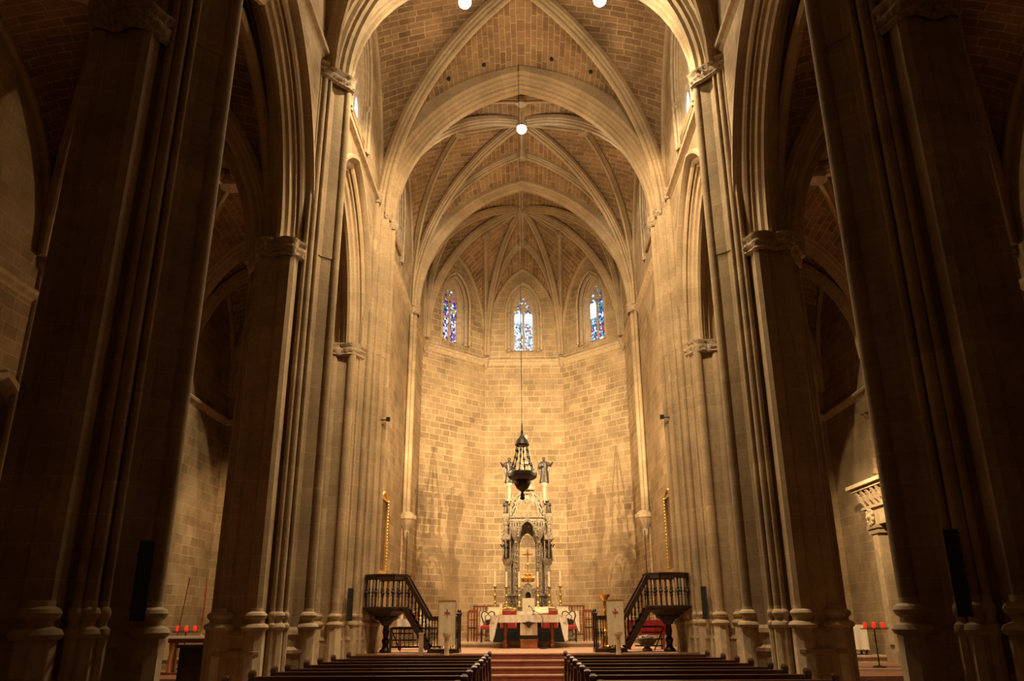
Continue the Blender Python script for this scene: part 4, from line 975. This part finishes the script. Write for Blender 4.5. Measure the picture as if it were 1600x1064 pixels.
# wooden screens / stalls at either side behind the altar
for s, lb in ((-1, 'left'), (1, 'right')):
    t = thing('wooden_railing', 'dark red wooden railing %s of the high altar, against the apse' % lb, 'railing', (s*1.55+.1 if s < 0 else 1.62, 30.0, .95))
    m = MB()
    for x in (-.42, .0, .42): m.bar((x, 0, 0), (x, 0, 1.15), .06)
    m.build('post', 'red_wood', t)
    MB().bar((-.46, 0, 1.15), (.46, 0, 1.15), .09, .06).bar((-.42, 0, .2), (.42, 0, .2), .05, .05).build('rail', 'red_wood', t)
    k = MB()
    for x in (-.3, -.2, -.1, .1, .2, .3): k.bar((x, 0, .2), (x, 0, 1.12), .025)
    k.build('baluster', 'red_wood', t)
    t = thing('choir_stall_end', 'narrow dark wooden stall standing beside the %s end of the high altar' % lb, 'stall', (s*1.98+.12, 28.9, .95))
    MB().box(-.14, .14, -.22, .25, .42, .46).build('seat', 'dark_wood', t)
    m = MB()
    for x in (-.15, -.05, .05, .15): m.bar((x, .22, 0), (x, .22, 1.0), .03)
    m.bar((-.15, .22, 1.0), (.15, .22, 1.0), .05).bar((-.15, .22, .7), (.15, .22, .7), .03).build('backrest', 'red_wood', t)
    m = MB()
    for x in (-.15, .15): m.bar((x, -.22, 0), (x, -.22, .95), .04)
    m.bar((-.15, -.22, .95), (.15, -.22, .95), .05); m.build('front_frame', 'red_wood', t)

# ------------------------------------------------------------------ pulpits
def baluster(m, x, y, z0, z1, r=.02):
    h = z1-z0
    m.lathe([(r*.7, 0), (r*.5, h*.08), (r*.5, h*.36), (r*1.2, h*.40), (r*.6, h*.44), (r*1.5, h*.52), (r*.6, h*.60), (r*1.1, h*.64), (r*.5, h*.68), (r*.5, h*.92), (r*.8, h)], (x, y, z0), 8)
def pulpit(s, lb):
    """raised iron pulpit: hexagonal platform on a post, stair descending towards the altar side"""
    X0 = s*3.97; Y0 = 23.75; Zf = 1.96
    t = thing('pulpit', 'dark iron and wood pulpit with a balustraded stair, %s of the sanctuary steps' % lb, 'pulpit', (X0, Y0, 0))
    MB().lathe([(.17, 0), (.17, .85), (.10, .92), (.08, 1.0), (.12, 1.12), (.07, 1.2), (.10, 1.35), (.08, 1.5), (.13, 1.60), (.30, 1.68), (.36, 1.74)], (0, 0, 0), 12).build('post', 'black_iron', t, smooth=True, angle=40)
    cp = MB().lathe([(.13, 1.52), (.16, 1.58), (.28, 1.70), (.48, 1.84), (.60, 1.90), (.62, 1.96)], (0, 0, 0), 8, rot=pi/8)
    cp.build('corbel_bowl', 'dark_wood', t)
    MB().lathe([(.68, 1.94), (.70, 1.96), (.70, 2.01), (.66, 2.02), (.05, 2.02)], (0, 0, 0), 8, rot=pi/8).build('platform', 'dark_wood', t)
    R = .62; vert = [(R*cos(pi/8+pi/4*k), R*sin(pi/8+pi/4*k)) for k in range(8)]
    rail = MB(); bals = []
    for k in range(8):
        a, b = vert[k], vert[(k+1) % 8]; mx, my = (a[0]+b[0])/2, (a[1]+b[1])/2
        if mx*(-s) > .45: continue      # open side, towards the stair
        rail.bar((a[0], a[1], 2.80), (b[0], b[1], 2.80), .10, .12); rail.bar((a[0], a[1], 2.87), (b[0], b[1], 2.87), .13, .04)
        for q in (0, .33, .66):
            x = a[0]+(b[0]-a[0])*q; y = a[1]+(b[1]-a[1])*q
            m = MB(); baluster(m, x, y, 2.02, 2.75, .042 if q == 0 else .026); m.build('baluster', 'black_iron', t, smooth=True, angle=40)
    rail.build('handrail', 'dark_wood', t)
    # stair: two stringers falling towards the centre
    xs, xe = -s*.60, -s*1.22
    for y in (-.36, .36):
        st = MB().bar((xs+s*.05, y, 1.96), (xe, y, .90), .06, .14); st.build('stringer', 'dark_wood', t)
        hr = MB().bar((xs+s*.05, y, 2.80), (xe-s*.0, y, 1.72), .09, .12).bar((xe, y, 1.70), (-s*2.06, y, 1.70), .09, .11); hr.build('handrail', 'dark_wood', t)
        for q in range(6):
            u = (q+.5)/6; x = xs+(xe-xs)*u; z = 1.98+(.95-1.98)*u
            m = MB(); baluster(m, x, y, z, z+.78, .024); m.build('baluster', 'black_iron', t, smooth=True, angle=40)
        for q in range(6):
            x = xe-s*(.04+.15*q); m = MB(); baluster(m, x, y, .92, 1.65, .026); m.build('baluster', 'black_iron', t, smooth=True, angle=40)
        m = MB().bar((-s*2.06, y, .86), (-s*2.06, y, 1.76), .05).lathe([(.03, 0), (.05, .04), (.06, .07), (.03, .10), (.035, .13), (.01, .18)], (-s*2.06, y, 1.76), 8); m.build('newel', 'black_iron', t)
    for q in range(6):
        u = (q+.5)/6; x = xs+(xe-xs)*u; z = 1.92+(.96-1.92)*u
        MB().box(min(x-.07, x+.07)-.05, max(x-.07, x+.07)+.05, -.36, .36, z-.02, z+.02).build('tread', 'dark_wood', t)
    MB().box(min(xe, -s*2.10), max(xe, -s*2.10), -.40, .40, .80, .90).build('landing', 'dark_wood', t)
    # lower stand under the platform, seen behind the post
    m = MB(); m.bar((s*-.1, .5, 1.45), (-s*.75, .5, 1.45), .05).bar((-s*.05, .5, 1.45), (-s*.35, .5, .82), .03)
    for q in range(3): m.bar((-s*.1, .5, 1.30-.18*q), (-s*(.70+.1*q), .5, 1.30-.18*q), .035)
    m.build('under_bracing', 'black_iron', t)
    return t
pulpit(-1, 'left'); pulpit(1, 'right')

# lecterns with hanging banners
def cross_fleury(m, x, y, z, h):
    w = .011
    m.add([(x-w, y, z+h*.55), (x+w, y, z+h*.55), (x+w*.7, y, z+.06), (x, y, z), (x-w*.7, y, z+.06)], [(0, 1, 2, 3, 4)])
    m.bar((x-h*.22, y, z+h*.66), (x+h*.22, y, z+h*.66), .006, .016, (0, 0, 1)); m.bar((x, y, z+h*.5), (x, y, z+h*.9), .016, .006)
    for a, b in ((-h*.24, .66), (h*.24, .66), (0, .93)):
        for da, db in ((0, 0), (.018, .02), (-.018, .02), (.018, -.02), (-.018, -.02)): m.ball((x+a+da*.6, y, z+h*b+db*.6), .009, 6, 4, 1)
for s, lb in ((-1, 'left'), (1, 'right')):
    x = -2.19 if s < 0 else 2.42
    t = thing('lectern', 'wooden lectern on the %s landing, hidden behind a cream banner' % lb, 'lectern', (x, 23.22, .80))
    MB().box(-.16, .16, -.10, .10, 0, .05).build('base', 'dark_wood', t); MB().box(-.04, .04, -.03, .05, .05, 1.22).build('post', 'brass' if s < 0 else 'dark_wood', t)
    m = MB(); m.loft([[(-.22, -.14, 1.20), (.22, -.14, 1.20), (.22, .14, 1.31), (-.22, .14, 1.31)], [(-.22, -.14, 1.23), (.22, -.14, 1.23), (.22, .14, 1.34), (-.22, .14, 1.34)]]); m.build('desk', 'orange_wood', t)
    c = MB(); cloth_edge_panel(c, (-.235, -.16, 0), (.235, -.16, 0), 1.27, 1.17, .012, .0, n=16); c.box(-.235, .235, -.16, .16, 1.255, 1.27)
    c = c.build('banner', 'cream_cloth', loc=(x, 23.22, .90)); tag(c, 'cream banner with a dark red sword shaped cross, hanging on the %s lectern' % lb, 'banner')
    m = MB(); cross_fleury(m, 0, -.185, .78, .25); m.build('cross_emblem', 'red_cloth', c)
    m = MB().bar((-.235, -.175, 1.262), (.235, -.175, 1.262), .012, .02).bar((-.235, -.175, .13), (-.235, -.175, 1.26), .012, .012).bar((.235, -.175, .13), (.235, -.175, 1.26), .012, .012); m.build('banner_trim', 'gold', c)
    t = thing('small_stone_pillar', 'short pale stone pillar standing before the %s lectern' % lb, 'pillar', (x+.03 if s < 0 else x+.02, 22.98, .64 if False else .8))
    t.location.y = 23.12-.0; t.location.z = .8
    t.location.y = 22.80; t.location.z = .64
    MB().lathe([(.09, 0), (.09, .05), (.065, .08), (.06, .55), (.075, .60)], (0, 0, 0), 10).build('shaft', 'marble', t, smooth=True, angle=40)
    MB().lathe([(.07, .58), (.12, .64), (.12, .70), (.02, .70)], (0, 0, 0), 10).build('capital', 'marble', t)
# gold candle-angel beside right lectern
t = thing('paschal_stand', 'tall gilded candle stand beside the right lectern', 'candle stand', (2.20, 23.72, .9))
MB().lathe([(.16, 0), (.16, .05), (.08, .10), (.11, .25), (.06, .36), (.09, .45), (.04, .52), (.035, .95), (.06, 1.0), (.04, 1.05), (.05, 1.25), (.16, 1.38), (.18, 1.42), (.02, 1.42)], (0, 0, 0), 12).build('stem', 'gold', t, smooth=True)
m = MB()
for k in range(3): a = 2*pi*k/3; m.tube([(.06*cos(a), .06*sin(a), .3), (.18*cos(a), .18*sin(a), .25), (.2*cos(a), .2*sin(a), .0)], .02, 6)
m.build('foot', 'gold', t)
t = thing('square_bollard', 'short pale square post beside the foot of the left pulpit stair', 'post', (-2.85, 22.78, .64))
MB().box(-.055, .055, -.055, .055, 0, .66).build('shaft', 'marble', t); MB().box(-.065, .065, -.065, .065, .66, .70).build('cap', 'marble', t)
# flower basket and red draped table under the right pulpit
t = thing('flower_bowl', 'grey stone bowl filled with white flowers under the right pulpit stair', 'flower bowl', (3.42, 24.3, .8))
MB().lathe([(.14, 0), (.14, .05), (.08, .10), (.20, .17), (.29, .28), (.30, .33), (.27, .34), (.05, .31)], (0, 0, 0), 16).build('bowl', 'silver_stone', t, smooth=True)
m = MB()
for k in range(26): a = random.random()*6.3; r = .22*sqrt(random.random()); m.ball((r*cos(a), r*sin(a), .35+.05*random.random()), .035, 6, 4)
m.build('blossom', 'white_flower', t, smooth=True)['kind'] = 'stuff'
t = thing('draped_side_table', 'side table draped in red cloth behind the right pulpit stair', 'table', (3.55, 25.4, .8))
MB().box(-.55, .55, -.25, .25, .78, .82).build('tabletop', 'red_wood', t)
for x in (-.5, .5):
    for y in (-.2, .2): MB().bar((x, y, 0), (x, y, .78), .05).build('leg', 'red_wood', t)
c = MB().box(-.57, .57, -.27, .27, .82, .83); cloth_edge_panel(c, (-.57, -.27, 0), (.57, -.27, 0), .83, .42, .02, 0, n=24)
tag(c.build('table_cloth', 'red_cloth', loc=(3.55, 25.4, .8)), 'bright red cloth over the side table behind the right pulpit', 'cloth')
t = thing('low_iron_rail', 'low dark turned railing behind the left pulpit stair', 'railing', (-3.35, 25.4, .8))
MB().box(-.78, -.72, -.03, .03, 0, .64).box(.72, .78, -.03, .03, 0, .64).bar((-.75, 0, .62), (.75, 0, .62), .06).bar((-.75, 0, .1), (.75, 0, .1), .05).build('rail', 'dark_wood', t)
m = MB()
for k in range(12): baluster(m, -.7+.127*k, 0, .12, .60, .025)
m.build('baluster', 'dark_wood', t)
t = thing('draped_side_table', 'side table draped in white cloth behind the left pulpit stair', 'table', (-3.45, 25.95, .8))
MB().box(-.5, .5, -.22, .22, .84, .88).build('tabletop', 'red_wood', t)
for x in (-.45, .45):
    for y in (-.18, .18): MB().bar((x, y, 0), (x, y, .84), .05).build('leg', 'red_wood', t)
c = MB().box(-.52, .52, -.24, .24, .88, .89); cloth_edge_panel(c, (-.52, -.24, 0), (.52, -.24, 0), .89, .2, .015, .03, n=30)
tag(c.build('table_cloth', 'white_cloth', loc=(-3.45, 25.95, .8)), 'white cloth over the side table behind the left pulpit', 'cloth')
for k in range(7):
    tag(MB().box(-.04, .04, -.09, .09, 0, .22).box(-.036, .036, -.085, .08, .22, .224).build('hymn_book', 'red_wood' if k % 2 else 'cream_cloth', loc=(-3.85+.095*k, 25.95, 1.692)), ['red', 'cream'][(k+1) % 2]+' book standing on the white side table, %s from the left' % ORD[k], 'book', 'books on the side table behind the left pulpit')

# framed paintings on the chancel walls
for s, lb, y in ((-1, 'left', 27.2), (1, 'right', 27.0)):
    t = thing('framed_painting', 'tall framed painting hung high on the %s chancel wall, above the pulpit' % lb, 'painting', (s*4.87, y, 3.15))
    MB().box(min(0, -s*.03), max(0, -s*.03), -.62, .62, .05, 2.35).build('canvas', 'painting_dark', t)
    m = MB()
    for a, b in (((-.7, 0), (.7, 0)), ((-.7, 2.4), (.7, 2.4)), ((-.7, 0), (-.7, 2.4)), ((.7, 0), (.7, 2.4))): m.bar((-s*.04, a[0], a[1]), (-s*.04, b[0], b[1]), .10, .12, (1, 0, 0))
    n = 22
    for k in range(n+1):
        for e in (-.74, .74): m.ball((-s*.10, e, 2.4*k/n), .035, 6, 4)
    for k in range(9):
        m.ball((-s*.08, -.4+.1*k, 2.5+.10*cos((k-4)*.45)), .06, 6, 4)
    m.build('frame', 'gold' if s < 0 else 'brass', t)

# column loudspeakers
def speaker(x, y, z, h, rz, label):
    t = thing('column_speaker', label, 'loudspeaker', (x, y, z), rz)
    MB().box(-.06, .06, -.045, .045, 0, h).build('grille', 'speaker_black', t)
    MB().box(-.068, -.06, -.05, .04, -.008, h+.008).box(.06, .068, -.05, .04, -.008, h+.008).box(-.068, .068, -.05, .04, h, h+.012).box(-.068, .068, -.05, .04, -.012, 0).build('housing', 'speaker_rim', t)
    for q in (.15, .85): MB().bar((0, .05, h*q), (0, .17, h*q), .04).build('bracket', 'black_iron', t)
speaker(-4.33, 9.22, 1.70, .84, radians(50), 'black column loudspeaker on the dark pier at the far left')
speaker(4.62, 8.95, 1.70, .88, radians(-40), 'black column loudspeaker on the dark pier at the far right')
speaker(-4.82, 22.72, 1.66, .82, radians(30), 'slim black column loudspeaker on the chancel pier left of the altar')
speaker(4.82, 22.72, 1.66, .82, radians(-30), 'slim black column loudspeaker on the chancel pier right of the altar')

# ------------------------------------------------------------------ left aisle chapel
t = thing('console_table', 'small white topped side table with turned legs in the left aisle', 'table', (-8.45, 21.2, .42))
MB().box(-.55, .55, -.25, .25, .84, .89).build('tabletop', 'white_cloth', t); MB().box(-.5, .5, -.2, .2, .74, .84).build('apron', 'red_wood', t)
for x in (-.42, .42):
    for y in (-.15, .15): MB().lathe([(.07, 0), (.07, .06), (.04, .12), (.05, .4), (.03, .5), (.05, .6), (.06, .74)], (x, y, 0), 8).build('leg', 'orange_wood', t, smooth=True)
MB().box(-.58, .58, -.22, .22, 0, .05).build('base_board', 'red_wood', t)
t = thing('brass_candlestick', 'brass candlestick on the white topped table in the left aisle', 'candlestick', (-8.22, 21.2, 1.31))
MB().lathe([(.06, 0), (.06, .02), (.02, .05), (.035, .12), (.02, .2), (.04, .26), (.05, .42), (.01, .42)], (0, 0, 0), 10).build('stem', 'gold', t, smooth=True)
tag(MB().lathe([(.015, 0), (.012, .98), (.003, 1.0)], (0, 0, 0), 8).build('taper_candle', 'red_wax', loc=(-8.22, 21.2, 1.73)), 'long thin red candle in the brass candlestick of the left aisle', 'candle')
t = thing('standing_pole', 'long thin dark red pole leaning upright in the left aisle', 'pole', (-9.35, 22.3, .42))
MB().tube([(0, 0, 0), (.22, 0, 2.35)], .014, 6).build('shaft', 'red_wood', t); MB().lathe([(.1, 0), (.1, .02), (.02, .05)], (0, 0, 0), 10).build('foot', 'black_iron', t)
def votive(x, y, z, lab, n, grp):
    t = thing('votive_stand', lab, 'candle stand', (x, y, z))
    MB().tube([(0, 0, 0), (0, 0, .95)], .018, 6).lathe([(.18, 0), (.18, .02), (.03, .05)], (0, 0, 0), 12).build('pole', 'black_iron', t)
    MB().box(-.34, .34, -.10, .10, .95, .97).bar((-.34, -.1, .99), (.34, -.1, .99), .012).build('tray', 'black_iron', t)
    for k in range(n):
        xx = -.24+.48*k/max(1, n-1)
        c = thing('votive_candle', 'glowing red glass votive candle on the %s, %s from the left' % (grp, ORD[k]), 'candle', (x+xx, y, z+.97), group='red votive candles on the '+grp)
        MB().lathe([(.035, 0), (.045, .03), (.045, .12), (.04, .13)], (0, 0, 0), 10).build('glass_cup', 'red_glow', c, smooth=True)
        MB().lathe([(.03, .125), (.03, .14), (.002, .165)], (0, 0, 0), 8).build('flame', 'red_glow', c)
votive(9.35, 22.9, .42, 'thin black iron stand carrying red votive candles in the right aisle', 3, 'right aisle stand')
votive(-9.5, 23.4, .42, 'thin black iron stand carrying red votive candles in the left aisle', 3, 'left aisle stand')
light('votive_light', 'POINT', (9.35, 22.9, 1.62), 1.2, (1, .08, .03), .03); light('votive_light', 'POINT', (-9.5, 23.4, 1.62), 1.2, (1, .08, .03), .03)
t = thing('lace_side_table', 'small table under a white lace cloth, behind the middle pier of the right aisle', 'table', (10.0, 26.6, .58))
MB().box(-.5, .5, -.25, .25, .82, .86).build('tabletop', 'dark_wood', t)
for xx in (-.45, .45):
    for yy in (-.2, .2): MB().bar((xx, yy, 0), (xx, yy, .82), .05).build('leg', 'dark_wood', t)
c = MB().box(-.52, .52, -.27, .27, .86, .87); cloth_edge_panel(c, (-.52, -.27, 0), (.52, -.27, 0), .87, .7, .03, .03, n=24)
tag(c.build('table_cloth', 'white_cloth', loc=(10.0, 26.6, .58)), 'long white lace cloth over the small table of the right aisle', 'cloth')
t = thing('confession_box', 'dark wooden cabinet on the floor beside the left middle pier', 'cabinet', (-7.3, 18.9, 0))
MB().box(-.35, .35, -.3, .3, .08, 1.12).build('body', 'dark_wood', t); MB().box(-.4, .4, -.35, .35, 1.12, 1.18).build('top', 'dark_wood', t); MB().box(-.38, .38, -.33, .33, 0, .08).build('plinth', 'dark_wood', t)
MB().box(-.28, .28, -.315, -.3, .18, 1.0).build('door', 'dark_wood', t)

# ------------------------------------------------------------------ right aisle portal (on the outer wall), retable and niche
t = thing('stone_portal', 'renaissance stone portal with carved entablature on the right aisle wall', 'portal', (10.95, 23.4, .42))
for sy, nm in ((1, 'far'), (-1, 'near')):
    m = MB().box(-.30, .05, sy*1.5-.30, sy*1.5+.30, .35, 3.75).box(-.38, .05, sy*1.5-.38, sy*1.5+.38, 0, .35).box(-.36, .05, sy*1.5-.36, sy*1.5+.36, 3.65, 3.8).box(-.40, .05, sy*1.5-.40, sy*1.5+.40, 3.8, 3.9)
    m.build('pilaster', 'pier_stone', t)
    MB().box(-.36, -.29, sy*1.5-.12, sy*1.5+.12, .5, 3.6).build('pilaster_panel', 'mould_stone', t)
    m = MB()
    m.lathe([(.05, -.24), (.16, -.18), (.20, 0), (.16, .18), (.05, .24)], (-.38, sy*1.5, 4.15), 10, .35, 1.)
    for k in range(9): a = 2*pi*k/9; m.ball((-.42, sy*1.5+.2*cos(a), 4.15+.22*sin(a)), .05, 6, 4)
    m.ball((-.44, sy*1.5, 4.17), .09, 8, 6); m.build('medallion', 'mould_stone', t)
m = MB().box(-.34, .05, -1.95, 1.95, 3.9, 4.4).box(-.42, .05, -2.05, 2.05, 4.4, 4.48).box(-.36, .05, -2.0, 2.0, 4.48, 4.85).box(-.62, .05, -2.2, 2.2, 4.95, 5.05).box(-.72, .05, -2.3, 2.3, 5.05, 5.16).box(-.5, .05, -2.1, 2.1, 4.85, 4.95)
m.build('entablature', 'mould_stone', t)
for k in range(11):
    y = -1.9+.38*k; MB().loft([[(-.34, y-.07, z), (-.34-d, y-.07, z), (-.34-d, y+.07, z), (-.34, y+.07, z)] for z, d in ((4.50, .06), (4.62, .16), (4.8, .20), (4.93, .26))]).build('bracket', 'carved_stone', t)
m = MB().box(-.22, .0, -1.3, 1.3, 5.16, 5.4)
for y in (-1.1, 1.1): m.lathe([(.13, 5.4), (.13, 5.5), (.09, 5.55), (.08, 7.1), (.14, 7.2), (.14, 7.3)], (-.15, y, 0), 10)
m.box(-.3, .0, -1.35, 1.35, 7.3, 7.5); m.panel((-.3, 0, 0), (0, 1, 0), (1, 0, 0), .3, [(-1.4, 7.5), (1.4, 7.5), (0, 8.35)])
m.build('upper_aedicule', 'chapel_stone', t)
MB().box(-.06, .0, -.75, .75, 5.5, 7.2).build('niche_panel', 'dark_wood', t)
t = thing('door_1', 'dark carved wooden double door inside the right aisle portal', 'door', (10.98, 23.4, .42)); t['kind'] = 'structure'; del t['category']; del t['label']
for sy in (-1, 1):
    MB().box(-.08, 0, min(0, sy*1.19), max(0, sy*1.19), 0, 3.88).build('door_leaf', 'dark_wood', t)
    m = MB()
    for r in range(5):
        for q in range(2):
            y0 = sy*(.12+.54*q); z0 = .25+.72*r; m.box(-.12, -.08, min(y0, y0+sy*.42), max(y0, y0+sy*.42), z0, z0+.56); m.box(-.14, -.12, min(y0+sy*.1, y0+sy*.32), max(y0+sy*.1, y0+sy*.32), z0+.12, z0+.44)
    m.build('door_panel', 'pew_wood', t)
t = thing('gilded_retable', 'gilded carved frame on the end wall of the right aisle', 'altarpiece', (9.55, 28.4, 2.7))
MB().box(-.95, .95, -.06, 0, .1, 2.2).build('panel', 'painting_dark', t)
m = MB()
for x in (-1.02, 1.02):
    m.lathe([(.12, 0), (.12, .1), (.07, .15), (.08, 1.0), (.07, 1.8), (.12, 1.95), (.12, 2.1)], (x, -.1, 0), 10)
    for k in range(16): m.ball((x+.08*cos(k*1.1), -.1+.08*sin(k*1.1), .2+.1*k), .03, 6, 4)
m.box(-1.15, 1.15, -.16, 0, 2.1, 2.3).box(-1.12, 1.12, -.16, 0, -.1, .05)
for k in range(13): m.ball((-.9+.15*k, -.1, 2.35+.25*cos((k-6)*.25)), .07, 6, 4)
m.build('frame', 'gold', t)
